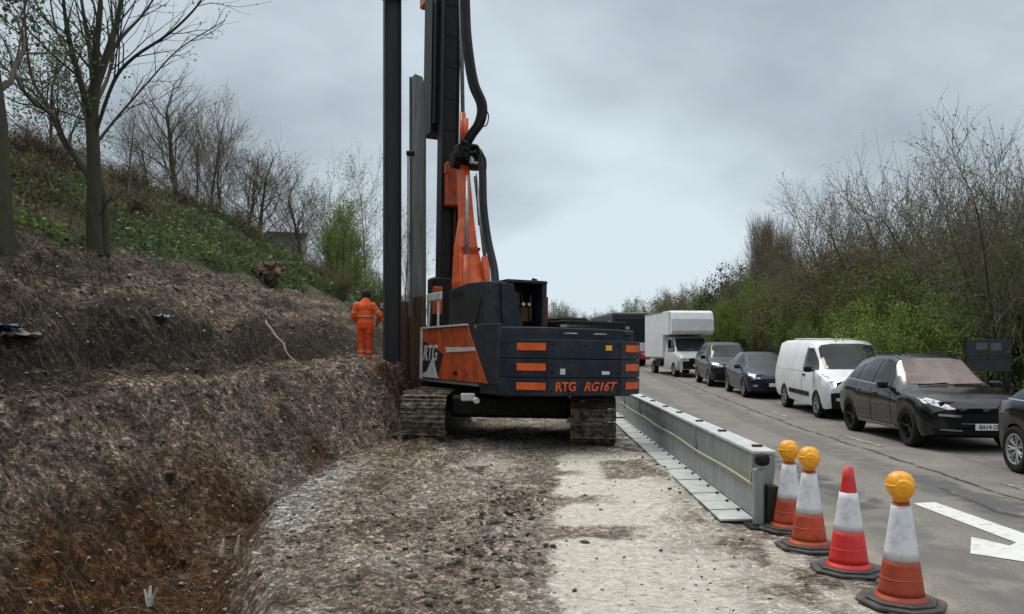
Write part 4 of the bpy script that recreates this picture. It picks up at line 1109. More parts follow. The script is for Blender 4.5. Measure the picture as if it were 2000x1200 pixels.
# upper frame, three-faceted counterweight
CW = [(-1.45, -2.05), (-1.45, -2.85), (-.72, -3.35), (.72, -3.35), (1.45, -2.85), (1.45, -2.05)]
cw = MB()
for (z0, z1) in ((.96, 1.262), (1.274, 1.59), (1.602, 1.93)):
    cw.prism(CW, z0, z1, 'Z')
cwo = cw.build('counterweight', M['navy'], rig, bevel=.012)
seam = MB(); seam.prism([(a * .985, b * .99 + .02) for a, b in CW], 1.0, 1.9, 'Z'); seam.build('counterweight_core', M['dark_machine'], rig)
for x in (-.72, .72):
    g = MB(); g.box((x, -3.352, 1.445), (.022, .012, .95)); g.build('panel_seam', M['ink'], cwo)
fl = (Vector((-.72, -3.35, 0)) - Vector((-1.45, -2.85, 0)))
for sg in (-1, 1):
    ang = math.atan2(-.5 * -sg, .73) if sg > 0 else math.atan2(-.5, .73)
    ang = math.atan2(.5, .73) * (1 if sg > 0 else -1)
    for z in (1.80, 1.455, 1.125):
        st = MB(); u = .35 if sg < 0 else .56
        cx, cy = (-.72 - .73 * u, -3.35 + .5 * u) if sg < 0 else (.72 + .73 * u, -3.35 + .5 * u)
        R = Matrix.Rotation(ang, 3, 'Z'); nrm = R @ Vector((0, -1, 0))
        st.box((cx + nrm.x * .008, cy + nrm.y * .008, z), (.50 if sg < 0 else .62, .012, .125), rot=R, bev=.003); st.build('reflective_strip', M['orange'], cwo)
text_obj('lettering', 'RTG', .215, M['orange'], (-.40, -3.362, 1.115), (PI / 2, 0, 0), cwo, extrude=.004, bold=.026)
text_obj('lettering', 'RG16T', .215, M['orange'], (.27, -3.362, 1.115), (PI / 2, 0, 0), cwo, shear=.3, extrude=.004, bold=.026)
# small fittings on the rear and side
for (x, z) in ((-.66, 1.84), (-.66, 1.36), (.66, 1.84), (.66, 1.36), (-.66, 1.05), (.66, 1.05), (.0, 1.84)):
    bt_ = MB(); bt_.lathe([(.022, 0), (.022, .014), (.012, .018)], 6, c=(x, -3.352, z), axis='Y'); bt_.v = [(a, -6.704 - b, c) for a, b, c in bt_.v]; bt_.build('bolt', M['dark_machine'], cwo)
for (x, z, w_, h__, m_) in ((.46, 1.80, .13, .09, 'lamp_yellow'), (-.46, 1.38, .10, .10, 'white_dull'), (.40, 1.36, .16, .06, 'white_dull')):
    st = MB(); st.box((x, -3.354, z), (w_, .006, h__), bev=.002); st.build('safety_sticker', M[m_], cwo)
for x in (-.25, .35):
    gh = MB(); gh.tube([(x - .12, -3.17, 2.02), (x - .12, -3.24, 2.04), (x + .12, -3.24, 2.04), (x + .12, -3.17, 2.02)], .014, 6); gh.build('grab_handle', M['steel'], rig)
for k in range(7):
    vs_ = MB(); vs_.box((-1.372, -.9 + k * .09, 2.86), (.012, .05, .10))
    vs_.build('vent_slot', M['ink'], rig)
lug = MB()
for x in (-.1, .35): lug.box((x, -3.1, 1.945), (.16, .1, .045), bev=.01)
lug.build('lifting_lug', M['steel'], cwo)
lw = MB(); lw.box((0, -.5, 1.05), (2.6, 4.6, .26), bev=.03); lw.build('upper_frame', M['dark_machine'], rig)
deck = MB(); deck.prism([(-1.40, -2.85), (-.70, -3.18), (.72, -3.18), (1.38, -2.75), (1.42, 1.6), (-1.40, 1.6)], 1.2, 2.14, 'Z'); deck.build('engine_deck', M['navy'], rig, bevel=.02)
# left side: orange door between the pale post and the slanted navy corner
sd = MB(); sd.prism([(1.14, 1.14), (1.14, 2.20), (-1.45, 2.20), (-2.42, 1.14)], -1.47, -1.40, 'X'); sdo = sd.build('side_panel', M['orange_dirty'], rig, bevel=.01)
nv = MB(); nv.prism([(-1.47, 2.20), (-2.44, 1.14), (-2.86, 1.14), (-2.86, 2.20)], -1.468, -1.38, 'X'); nv.build('corner_panel', M['navy_dusty'], rig, bevel=.01)
ed = MB(); ed.box((-1.475, 1.16, 1.67), (.07, .06, 1.10)); ed.box((-1.475, -.15, 2.215), (.06, 2.6, .035)); ed.build('panel_edge', M['white_dull'], rig)
b1 = MB(); b1.prism([(1.10, 1.24), (1.10, 1.92), (.95, 1.92), (-.18, 1.66), (.1, 1.24)], -1.478, -1.47, 'X'); b1.build('dark_decal', M['ink'], sdo)
b2 = MB(); b2.prism([(-.35, 1.69), (-.30, 1.79), (-1.80, 1.79), (-1.88, 1.72)], -1.482, -1.472, 'X'); b2.build('pale_stripe', M['white_dull'], sdo)
b3 = MB(); b3.prism([(1.08, 1.16), (1.08, 1.24), (.80, 1.28), (.42, 1.60), (.12, 1.16)], -1.486, -1.474, 'X'); b3.build('white_emblem', M['white_dull'], sdo)
text_obj('lettering', 'RTG', .46, M['white_dull'], (-1.481, .62, 1.66), (PI / 2, 0, -PI / 2), sdo, shear=.25, extrude=.003)
for y in (-.3, -1.9, .8):
    hg = MB(); hg.tube([(-1.485, y, 2.12), (-1.485, y, 2.19)], .018, 8); hg.build('hinge', M['steel'], sdo)
lt_ = MB(); lt_.box((-1.49, -.9, 1.30), (.03, .16, .06), bev=.008); lt_.build('door_latch', M['dark_machine'], sdo)
sk = MB(); sk.box((-1.42, -.4, 1.10), (.12, 3.2, .05)); sk.build('side_step', M['steel'], rig)
# engine housing on the left half
EH = MB(); EH.prism([(-.15, 2.14), (-.15, 2.96), (-1.15, 3.03), (-1.98, 3.00), (-1.98, 2.86), (-1.98, 2.14)], -1.36, -.86, 'X'); EH.build('engine_housing', M['navy_dusty'], rig, bevel=.025)
rc = MB()
rc.box((-.12, -1.10, 2.58), (.10, 1.76, .86)); rc.box((-.49, -1.10, 3.03), (.84, 1.80, .06)); rc.box((-.49, -.25, 2.58), (.7, .06, .86)); rc.box((-.49, -1.2, 2.17), (.7, 1.6, .06))
rc.build('radiator_frame', M['navy'], rig, bevel=.012)
rd = MB(); rd.box((-.49, -1.25, 2.55), (.66, .1, .74))
rd.build('radiator', M['dark_machine'], rig)
en = MB(); en.lathe([(.11, 0), (.13, .05), (.13, .25), (.10, .3)], 14, c=(-.66, -1.72, 2.55)); en.tube([(-.66, -1.7, 2.85), (-.6, -1.6, 2.95), (-.4, -1.5, 2.9), (-.3, -1.5, 2.5)], .03, 8)
en.box((-.42, -1.6, 2.42), (.2, .3, .3), bev=.03); en.tube([(-.3, -1.75, 2.3), (-.3, -1.75, 2.8)], .025, 8); en.build('engine_block', M['rust'], rig)
vl = MB(); vl.lathe([(.035, 0), (.035, .05)], 12, c=(-.46, -1.78, 2.62), axis='Y'); vl.lathe([(.03, 0), (.03, .05)], 12, c=(-.34, -1.78, 2.62), axis='Y'); vl.build('gauge', M['white_dull'], rig)
po = MB(); po.box((-.10, -1.96, 2.45), (.10, .06, .62)); po.build('corner_post', M['rust'], rig)
rfn = MB(); rfn.box((-.62, -1.93, 2.55), (.5, .03, .5), rot=Matrix.Rotation(.0, 3, 'Z')); 
hn = MB(); hn.prism([(-1.0, 2.16), (-.58, 2.16), (-.80, 2.98), (-1.05, 2.98)], -2.04, -1.99, 'Y'); hn.build('slanted_strut', M['navy'], rig, bevel=.01)
hook = MB(); hook.tube([(-.22, -1.6, 3.05), (-.18, -1.6, 3.12), (-.10, -1.6, 3.10)], .03, 6); hook.build('lifting_hook', M['dark_machine'], rig)
hat = MB(); hat.prism([(-.45, 2.72), (-1.9, 2.72), (-1.62, 2.22), (-.75, 2.22)], -1.372, -1.362, 'X'); hat.build('air_intake', M['ink'], rig)
# right half: low covers and rail
rg = MB(); rg.box((.66, -1.0, 2.23), (1.3, 3.2, .16), bev=.02); rg.box((.5, .3, 2.36), (1.2, .9, .2), bev=.03); rg.box((.9, -.8, 2.36), (.7, 1.0, .14), bev=.03); rg.build('deck_cover', M['dark_machine'], rig)
rl = MB(); rl.box((.62, -2.58, 2.20), (1.45, .04, .05)); rl.box((1.36, -1.0, 2.20), (.04, 3.2, .05)); rl.build('deck_rail', M['steel'], rig)
ax_ = MB(); ax_.box((.45, -2.66, 2.08), (1.5, .7, .1), bev=.02); ax_.build('rear_shelf', M['navy'], rig)
# handrail and pale sign plate front left
hr_ = MB()
for y in (.92, .30): hr_.tube([(-1.42, y, 2.16), (-1.42, y - (.08 if y > .5 else 0), 2.80)], .024, 7)
hr_.tube([(-1.42, .90, 2.80), (-1.42, .28, 2.80)], .024, 7); hr_.build('handrail', M['white_dull'], rig)
sp = MB(); sp.box((-1.42, .57, 2.86), (.06, .84, .16), bev=.01); sp.build('handrail_plate', M['white_dull'], rig)
# cab on the front left, mostly hidden
cb = MB(); cb.prism([(.2, 1.2), (1.6, 1.2), (1.75, 1.9), (1.5, 2.05), (.2, 2.05)], -1.36, -.5, 'X'); cb.build('cab', M['navy'], rig, bevel=.04)
# boom
def beam(name, pts, m, parent=rig, n=4):
    """tapered box beam along points (pos, width, depth)"""
    mb = MB(); rings = []
    for (p, w, d) in pts:
        p = Vector(p); rings.append([p + Vector((-w / 2, -d / 2, 0)), p + Vector((w / 2, -d / 2, 0)), p + Vector((w / 2, d / 2, 0)), p + Vector((-w / 2, d / 2, 0))])
    vs = [v for r in rings for v in r]; fs = [(3, 2, 1, 0), tuple(4 * (len(rings) - 1) + k for k in range(4))]
    for i in range(len(rings) - 1):
        for k in range(4): fs.append((4 * i + k, 4 * i + (k + 1) % 4, 4 * i + 4 + (k + 1) % 4, 4 * i + 4 + k))
    mb.add(vs, fs); return mb.build(name, m, parent, bevel=.015)
bo = beam('boom', [((-.20, 1.3, 1.9), .74, .6), ((-.18, 1.7, 3.3), .66, .55), ((-.12, 2.1, 4.2), .44, .42), ((.0, 2.4, 4.9), .28, .34), ((.08, 2.9, 6.4), .22, .3)], M['orange'])
for (y, z, w, x) in ((1.62, 2.95, .76, -.19), (1.78, 3.42, .64, -.17), (2.0, 4.1, .46, -.13)):
    rib = MB(); rib.box((x, y - .24, z), (w, .06, .07)); rib.build('boom_rib', M['orange_dirty'], bo)
for (x0, x1, nm) in ((-.48, -.06, 'l'), (.14, .14, 'r')):
    cy = MB(); cy.tube([(x0, 1.15, 2.4), (x0 * .6 + x1 * .4, 1.55, 3.9)], .085, 12); c = cy.build('boom_cylinder', M['orange_dirty'], bo, smooth=True)
    rd_ = MB(); rd_.tube([(x0 * .6 + x1 * .4, 1.55, 3.9), (x1 + .04, 2.3, 5.9)], .045, 10); rd_.build('piston_rod', M['steel'], c, smooth=True)
bh = MB()
bh.box((.10, 2.75, 6.55), (.52, .5, .42), bev=.06); bh.lathe([(.20, -.32), (.20, .32)], 18, c=(.10, 2.85, 6.38), axis='X'); bh.box((.30, 2.6, 6.32), (.28, .3, .34), bev=.03)
bh.build('boom_head', M['dark_machine'], rig)
vb = MB(); vb.box((.22, 2.44, 6.35), (.26, .12, .22), bev=.02); vb.build('valve_box', M['white_dull'], rig)
# mast column and the sled on its front
ma = MB(); ma.box((.08, 4.0, 7.5), (.40, .42, 13.0)); mao = ma.build('mast', M['black_steel'], rig, bevel=.02)
rail = MB()
for x in (-.12, .28): rail.box((x, 3.775, 7.5), (.05, .05, 12.9))
for k in range(16): rail.box((.08, 3.785, 1.8 + k * .8), (.40, .02, .06))
rail.build('guide_rail', M['dark_machine'], mao)
mb_ = MB(); mb_.box((.10, 3.6, 5.9), (.36, .34, 1.0), bev=.03); mb_.box((.12, 3.62, 6.35), (.46, .22, .30), bev=.03); mb_.build('mast_bracket', M['orange_dirty'], mao)
ms = MB(); ms.box((.28, 3.7, 4.3), (.04, .08, 5.0)); ms.box((.20, 3.72, 4.2), (.04, .06, 4.4)); ms.build('mast_pipe', M['rust'], mao)
mf = MB(); mf.box((-.05, 3.9, 2.8), (.62, .5, 1.6), bev=.05); mf.build('mast_foot', M['dark_machine'], mao)
mfl = MB(); mfl.box((-.26, 3.62, 3.0), (.2, .2, .7), bev=.02); mfl.build('foot_cylinder', M['orange_dirty'], mao)
sl = MB(); sl.box((-.06, 4.62, 11.0), (.42, .62, 7.2)); sl.box((-.06, 4.3, 9.2), (.34, .3, 3.2), bev=.02); slo = sl.build('sled', M['black_steel'], rig, bevel=.02)
sg_ = MB()
for k in range(5): sg_.box((-.0, 4.29, 7.6 + k * .28), (.30, .05, .12), bev=.02)
sg_.tube([(-.12, 4.27, 7.7), (-.14, 4.24, 8.4), (-.10, 4.24, 9.2)], .03, 6); sg_.build('sled_roller', M['rust'], slo)
pp = MB(); pp.tube([(.06, 4.26, 8.6), (.06, 4.26, 14.4)], .022, 6); pp.tube([(-.20, 4.29, 8.6), (-.20, 4.29, 14.4)], .02, 6); pp.build('hydraulic_pipe', M['steel'], slo)
vh = MB(); vh.box((-.05, 5.35, 12.3), (.8, .9, 1.5), bev=.08, seg=2); vh.box((-.05, 5.35, 11.35), (.3, .5, .5), bev=.04); vh.build('vibro_hammer', M['orange'], rig)
# back stay: orange cylinder and pale rod
p0, p1, p2 = RL(903, 290, 19.4), RL(904, 222, 19.5), RL(897, -160, 20.2)
bs = MB(); bs.tube([p0, p1], .075, 12); bso = bs.build('stay_cylinder', M['orange'], rig, smooth=True)
b5 = MB(); q0, q1 = RL(911, 285, 19.3), RL(911, 232, 19.3); b5.tube([q0, q1], .05, 10); b5.build('stay_cylinder', M['orange'], rig, smooth=True)
rd2 = MB(); rd2.tube([p1, p2], .05, 10); rd2.build('piston_rod', M['steel'], bso, smooth=True)
# hose bundles
def spline(ctrl, n=10):
    ctrl = [Vector(c) for c in ctrl]; out_ = []
    P = [ctrl[0] * 2 - ctrl[1]] + ctrl + [ctrl[-1] * 2 - ctrl[-2]]
    for i in range(1, len(P) - 2):
        for k in range(n):
            t = k / n; a, b, c, d = P[i - 1:i + 3]
            out_.append(.5 * ((2 * b) + (c - a) * t + (2 * a - 5 * b + 4 * c - d) * t * t + (3 * b - a - 3 * c + d) * t ** 3))
    out_.append(ctrl[-1]); return out_
hs = [RL(*q) for q in ((905, -160, 19.4), (909, 0, 19.2), (913, 80, 19.0), (925, 160, 18.8), (942, 205, 18.7), (938, 238, 18.7), (922, 262, 18.8), (910, 282, 18.9))]
h = MB()
for k, (ox, oy) in enumerate(((0, 0), (.075, .04), (-.06, .06), (.03, -.06))): h.tube(spline([p + Vector((ox, oy, 0)) for p in hs]), .062, 8)
h.build('hose_bundle', M['hose'], rig, smooth=True)
hs = [RL(*q) for q in ((914, 282, 18.9), (936, 296, 18.7), (943, 330, 18.5), (945, 400, 18.2), (953, 465, 17.9), (965, 520, 17.5), (969, 556, 17.2))]
h = MB()
for k, (ox, oy) in enumerate(((0, 0), (.05, .03), (-.04, .05))): h.tube(spline([p + Vector((ox, oy, 0)) for p in hs]), .045, 8)
h.build('hose_bundle', M['hose'], rig, smooth=True)
for q in (((946, 212, 18.6), (954, 225, 18.6), (950, 245, 18.6), (936, 247, 18.6)), ((940, 300, 18.6), (948, 310, 18.6), (949, 330, 18.5), (944, 342, 18.5)), ((930, 340, 18.8), (932, 400, 18.6), (935, 440, 18.4))):
    h = MB(); h.tube(spline([RL(*c) for c in q], 8), .016, 6); h.build('hose', M['hose'], rig, smooth=True)
hd = MB()
rj = random.Random(4)
for k in range(7):
    c = RL(900 + 9 * rj.random() * 4, 285 + 34 * rj.random(), 18.8); c2 = RL(900 + 38 * rj.random(), 290 + 30 * rj.random(), 18.7); m_ = (c + c2) / 2 + Vector((rj.uniform(-.2, .2), -.15, .15))
    hd.tube(spline([c, m_, c2], 8), .035, 7)
hd.build('hose_coupling', M['hose'], rig, smooth=True)
lb = MB(); lb.box(tuple(RL(914, 776, 14.6)), (.26, .1, .14), bev=.02); lb.lathe([(.05, 0), (.06, .06), (.03, .1)], 12, c=tuple(RL(932, 783, 14.5)), axis='Y'); lb.build('work_light', M['white_dull'], rig)

# ------------------------------------------------------------------ steel piles
def h_pile(name, px, pyb, d, wpx, ztop, m, label, zb=None, rz=0.0, group=None):
    p = W(px, pyb, d); w = wpx / F_PX * d
    t = empty(name, (p.x, p.y, 0), YAW + rz, label, 'steel pile', group)
    z0 = (gz(p.x, p.y) if zb is None else zb) - .4
    mb = MB(); z = (z0 + ztop) / 2; h_ = ztop - z0
    mb.box((-w / 2 + .012, 0, z), (.024, w * .9, h_)); mb.box((w / 2 - .012, 0, z), (.024, w * .9, h_)); mb.box((0, 0, z), (w - .052, .02, h_))
    mb.build('pile_section', m, t)
    return t, w
tp, w = h_pile('steel_pile', 766, 697, 18.0, 33, 12.2, M['pile_dark'], 'dark tall steel H pile standing upright beside the person in orange', rz=.25)
ck = MB(); ck.box((.0, 0, W(766, -3, 18).z + .15), (w + .04, w + .02, .30), bev=.01); ck.box((.27, 0, W(766, -3, 18).z + .12), (.16, .18, .2), bev=.02); ck.build('pile_clamp', M['black_steel'], tp)
# grey sheet pile (trough section)
def sheet_pile(px, d, wpx, z0, z1, m, label, rz=0.0, group=None, lean=0.0, slant=0.0):
    p = W(px, 700, d); w = wpx / F_PX * d
    t = empty('sheet_pile', (p.x, p.y, 0), YAW + rz, label, 'steel pile', group)
    o = [(-w / 2, .16), (-w / 2 + .05, .17), (-w * .22, -.16), (w * .22, -.16), (w / 2 - .05, .17), (w / 2, .16)]
    ins = [(a * 1.0, b + .018) for a, b in o]
    mb = MB(); mb.prism(o + ins[::-1], z0, z1, 'Z')
    n2 = len(o) * 2
    mb.v = [(x, y, z + (slant * x if z > (z0 + z1) / 2 else 0)) for x, y, z in mb.v]
    mb.build('pile_section', m, t); t.rotation_euler[1] = lean
    return t, w
zt_ = W(818, 152, 19.6).z
sheet_pile(817, 19.6, 33, .4, zt_, M['pile_grey'], 'pale grey sheet pile rising from the bank right of the dark H pile', rz=.2, slant=-.35)
k3 = MB()
t3 = empty('pile_guide', tuple(W(797, 300, 19.2)), YAW, 'thin grey guide rod hanging beside the pale grey sheet pile', 'rod')
k3.tube([(0, 0, .06), (0, 0, -3.9)], .022, 8); k3.build('rod', M['steel'], t3); k4 = MB(); k4.box((.06, 0, 0), (.20, .1, .12), bev=.02); k4.build('rod_bracket', M['dark_machine'], t3)
for (px, d, wpx, ztop, rz, lab) in ((790, 18.9, 17, 2.35, .5, 'short rusty sheet pile driven between the dark H pile and the pale grey pile'),
                                    (806, 18.0, 20, 2.95, .35, 'rusty sheet pile driven in front of the pale grey sheet pile'),
                                    (821, 17.8, 18, 2.75, .6, 'rusty sheet pile driven closest to the orange side panel of the rig')):
    z = ztop if False else {790: W(790, 590, d).z, 806: W(806, 618, d).z, 821: W(821, 580, d).z}[px]
    sheet_pile(px, d, wpx, .4, z, M['rust'], lab, rz=rz, group='rusty sheet piles behind the rig')

# ------------------------------------------------------------------ steel road barrier
bA, bB = Vector((2.05, 8.25)), Vector((1.60, 23.0))
bdir = (bB - bA).normalized(); brz = math.atan2(bdir.y, bdir.x) - PI / 2
SEG = 3.0
names = ['nearest steel barrier section, ending beside the first of the lamp cones', 'second steel barrier section from the cones, long and grey', 'third steel barrier section from the cones, short of the rig track',
         'fourth steel barrier section, level with the back of the rig', 'fifth steel barrier section from the cones, hidden in part by the rig counterweight', 'sixth steel barrier section, farthest from the cones and behind the rig']
def barrier(i):
    c = bA + bdir * (SEG * (i + .5))
    t = empty('barrier_section', (c.x, c.y, max(0.0, float(z_road(np.array([c.y]))[0]))), brz, names[i], 'barrier', 'steel road barrier sections')
    pm = MB(); h = SEG / 2 - .006
    prof = [(-.10, .06), (-.115, .28), (-.085, .40), (-.105, .54), (-.10, .70), (.10, .70), (.105, .54), (.085, .40), (.115, .28), (.10, .06)]
    pm.prism(prof, -h, h, 'Y'); pm.build('barrier_panel', M['galv'], t)
    tp_ = MB(); tp_.box((0, 0, .72), (.235, 2 * h, .035), bev=.006); tp_.build('top_rail', M['galv_top'], t)
    for k in range(2):
        cl_ = MB(); cl_.box((.02, -h + .35 + k * 1.6, .745), (.10, .07, .03), bev=.004); cl_.build('rail_clip', M['ink'], t)
    for k in range(6):
        y = -h + .25 + k * .5
        fp = MB(); fp.box((-.27, y, .035 + .004 * (k % 2)), (.34, .46, .022), rot=Matrix.Rotation(-.03, 3, 'Y'), bev=.003); fp.build('foot_plate', M['galv_top'], t)
        bo_ = MB(); bo_.lathe([(.018, 0), (.018, .02)], 8, c=(-.16, y + .17, .055)); bo_.build('bolt', M['ink'], t)
    ft = MB(); ft.box((-.04, 0, .012), (.78, 2 * h, .02)); ft.build('base_flange', M['dark_machine'], t)
    for y in (-h + .03, h - .03):
        sm = MB(); sm.box((-.103, y, .55), (.03, .03, .32), bev=.004); sm.build('joint_strip', M['galv'], t)
    return t
for i in range(6): barrier(i)
rp = MB(); pts = []
rx_ = Matrix.Rotation(brz, 3, 'Z')
for k in range(24):
    s = k / 23 * 13.0; q = bA + bdir * s; o_ = rx_ @ Vector((-.125, 0, 0)); pts.append((q.x + o_.x, q.y + o_.y,   .40 + .012 * math.sin(s * 1.7)))
rp.tube(pts, .009, 5)
q0 = bA + bdir * .06; o_ = rx_ @ Vector((-.125, 0, 0)); rp.tube([(q0.x + o_.x, q0.y + o_.y, .52), (q0.x + o_.x, q0.y + o_.y, .36)], .013, 5)
tag(rp.build('rope', M['yellow_tape']), 'thin yellow rope strung along the side of the steel barrier', 'rope')
e0 = bA - bdir * .16 + Vector((-.07, 0))
et = empty('barrier_end_post', (e0.x, e0.y, 0), brz, 'grey post with a black knob closing the near end of the barrier', 'post')
ep = MB(); ep.box((-.03, .03, .30), (.10, .10, .56), bev=.015); ep.build('post', M['galv'], et)
ep = MB(); ep.box((.09, .0, .22), (.10, .14, .40), bev=.01); ep.build('connector_plate', M['ink'], et)
ep = MB(); ep.lathe([(.03, -.06), (.065, -.045), (.075, 0), (.065, .045), (.03, .06)], 18, c=(0, 0, .67)); ep.build('end_knob', M['rubber'], et, smooth=True)
ep = MB(); ep.box((0, 0, .012), (.30, .3, .024), bev=.004); ep.build('foot_plate', M['dark_machine'], et)

# ------------------------------------------------------------------ cones and lamps
def cone(loc, rz, low, label, tip=None, H=.80, rt=.034, zs=.32):
    t = empty('traffic_cone', loc, rz, label, 'traffic cone', 'traffic cones beside the barrier end')
    def rad(z): return .150 - (.150 - rt) * (z - .05) / (H - .05)
    def ring(name, z0, z1, m, out_=0.0, par=t):
        mb = MB(); n = 6
        mb.lathe([(rad(z0 + (z1 - z0) * k / n) + out_, z0 + (z1 - z0) * k / n) for k in range(n + 1)], 36); return mb.build(name, m, par, smooth=True)
    mb = MB(); mb.lathe([(.176, .044), (.174, .056), (.160, .068), (rad(.075), .085)] + [(rad(z), z) for z in np.linspace(.1, H, 10)] + [(.0, H)], 36); mb.build('cone_body', tip or low, t, smooth=True)
    ring('lower_sleeve', .078, zs, low, .004); ring('white_sleeve', zs, H - .20 if tip else H - .015, M['cone_white'], .005)
    rg_ = MB(); rg_.lathe([(rad(.19) + .004, .185), (rad(.19) + .008, .19), (rad(.19) + .004, .195)], 36); rg_.build('sleeve_seam', low, t)
    # octagonal rubber base with a turned up rim
    bp = []
    for k in range(8):
        a = 2 * PI * (k + .5) / 8; bp.append((.295 * math.cos(a), .295 * math.sin(a)))
    b = MB(); b.prism(bp, .010, .032, 'Z'); b.prism([(x * .80, y * .80) for x, y in bp], .032, .05, 'Z')
    for k in range(4):
        a = 2 * PI * k / 4 + PI / 4; b.box((.24 * math.cos(a), .24 * math.sin(a), .006), (.1, .1, .012), rot=a)
    b.build('cone_base', M['cone_base'], t, bevel=.006)
    return t
def road_lamp(loc, rz, label, s=1.0):
    t = empty('road_lamp', loc, rz, label, 'warning lamp', 'amber lamps on the traffic cones')
    # body: a squat ball of clear amber plastic in two halves round a battery collar
    b = MB(); b.lathe([(.0, .235), (.045, .232), (.082, .212), (.104, .175), (.111, .135), (.106, .098), (.088, .062), (.066, .036), (.062, .0)], 32)
    lo_ = b.build('lamp_body', M['lamp_yellow'], t, smooth=True)
    r = MB(); r.lathe([(.108, .126), (.116, .13), (.116, .142), (.108, .146)], 32); r.build('lens_rim', M['lamp_yellow'], lo_)
    c = MB(); c.lathe([(.060, -.03), (.064, -.025), (.064, .01), (.060, .012)], 24); c.build('lamp_collar', M['cone_brick'], t)
    f = MB(); f.lathe([(.0, -.012), (.062, -.012), (.075, 0), (.062, .014), (0, .016)], 20, c=(0.02, -.098, .115), axis='Y'); f.build('lamp_lens', M['lamp_yellow'], lo_, smooth=True)
    k = MB(); k.box((.0, -.072, .203), (.038, .03, .022), rot=Matrix.Rotation(.75, 3, 'X'), bev=.005); k.build('lamp_switch', M['cone_brick'], lo_)
    return t
specs = [((1760, 1172), M['cone_brick'], None, .70, 'traffic cone with a brick-orange skirt and amber lamp standing right of the red-tipped cone', 'amber lamp on the nearest cone, tilted on its collar', .3, (.03, -.05)),
         ((1657, 1108), M['cone_red'], M['cone_red'], .83, 'bright red traffic cone with a red tip and no lamp', None, .7, (0, 0)),
         ((1580, 1064), M['cone_orange'], None, .68, 'orange-skirted traffic cone with an amber lamp left of the red-tipped cone', 'amber lamp on the cone just left of the red-tipped cone', .1, (0.0, .02)),
         ((1541, 1030), M['cone_orange'], None, .66, 'orange-skirted traffic cone with an amber lamp standing against the barrier end post', 'amber lamp on the cone against the barrier end post', .5, (0, -.03))]
for (px, py), low, tip, H, lab, lamp, rz, tilt in specs:
    x, y = G(px, py, .03)
    z = max(gz(x, y), .012 if x > 2.4 else -1) + .0
    c = cone((x, y, z), rz, low, lab, tip, H, .034 if tip else .056, .33 if tip else .315)
    if lamp:
        l_ = road_lamp((x, y, z + H + .005), YAW + math.atan2(-x, y) + .25 * (rz - .3), lamp); l_.scale = (.84, .84, .90); l_.rotation_euler[0] = tilt[0]; l_.rotation_euler[1] = tilt[1]

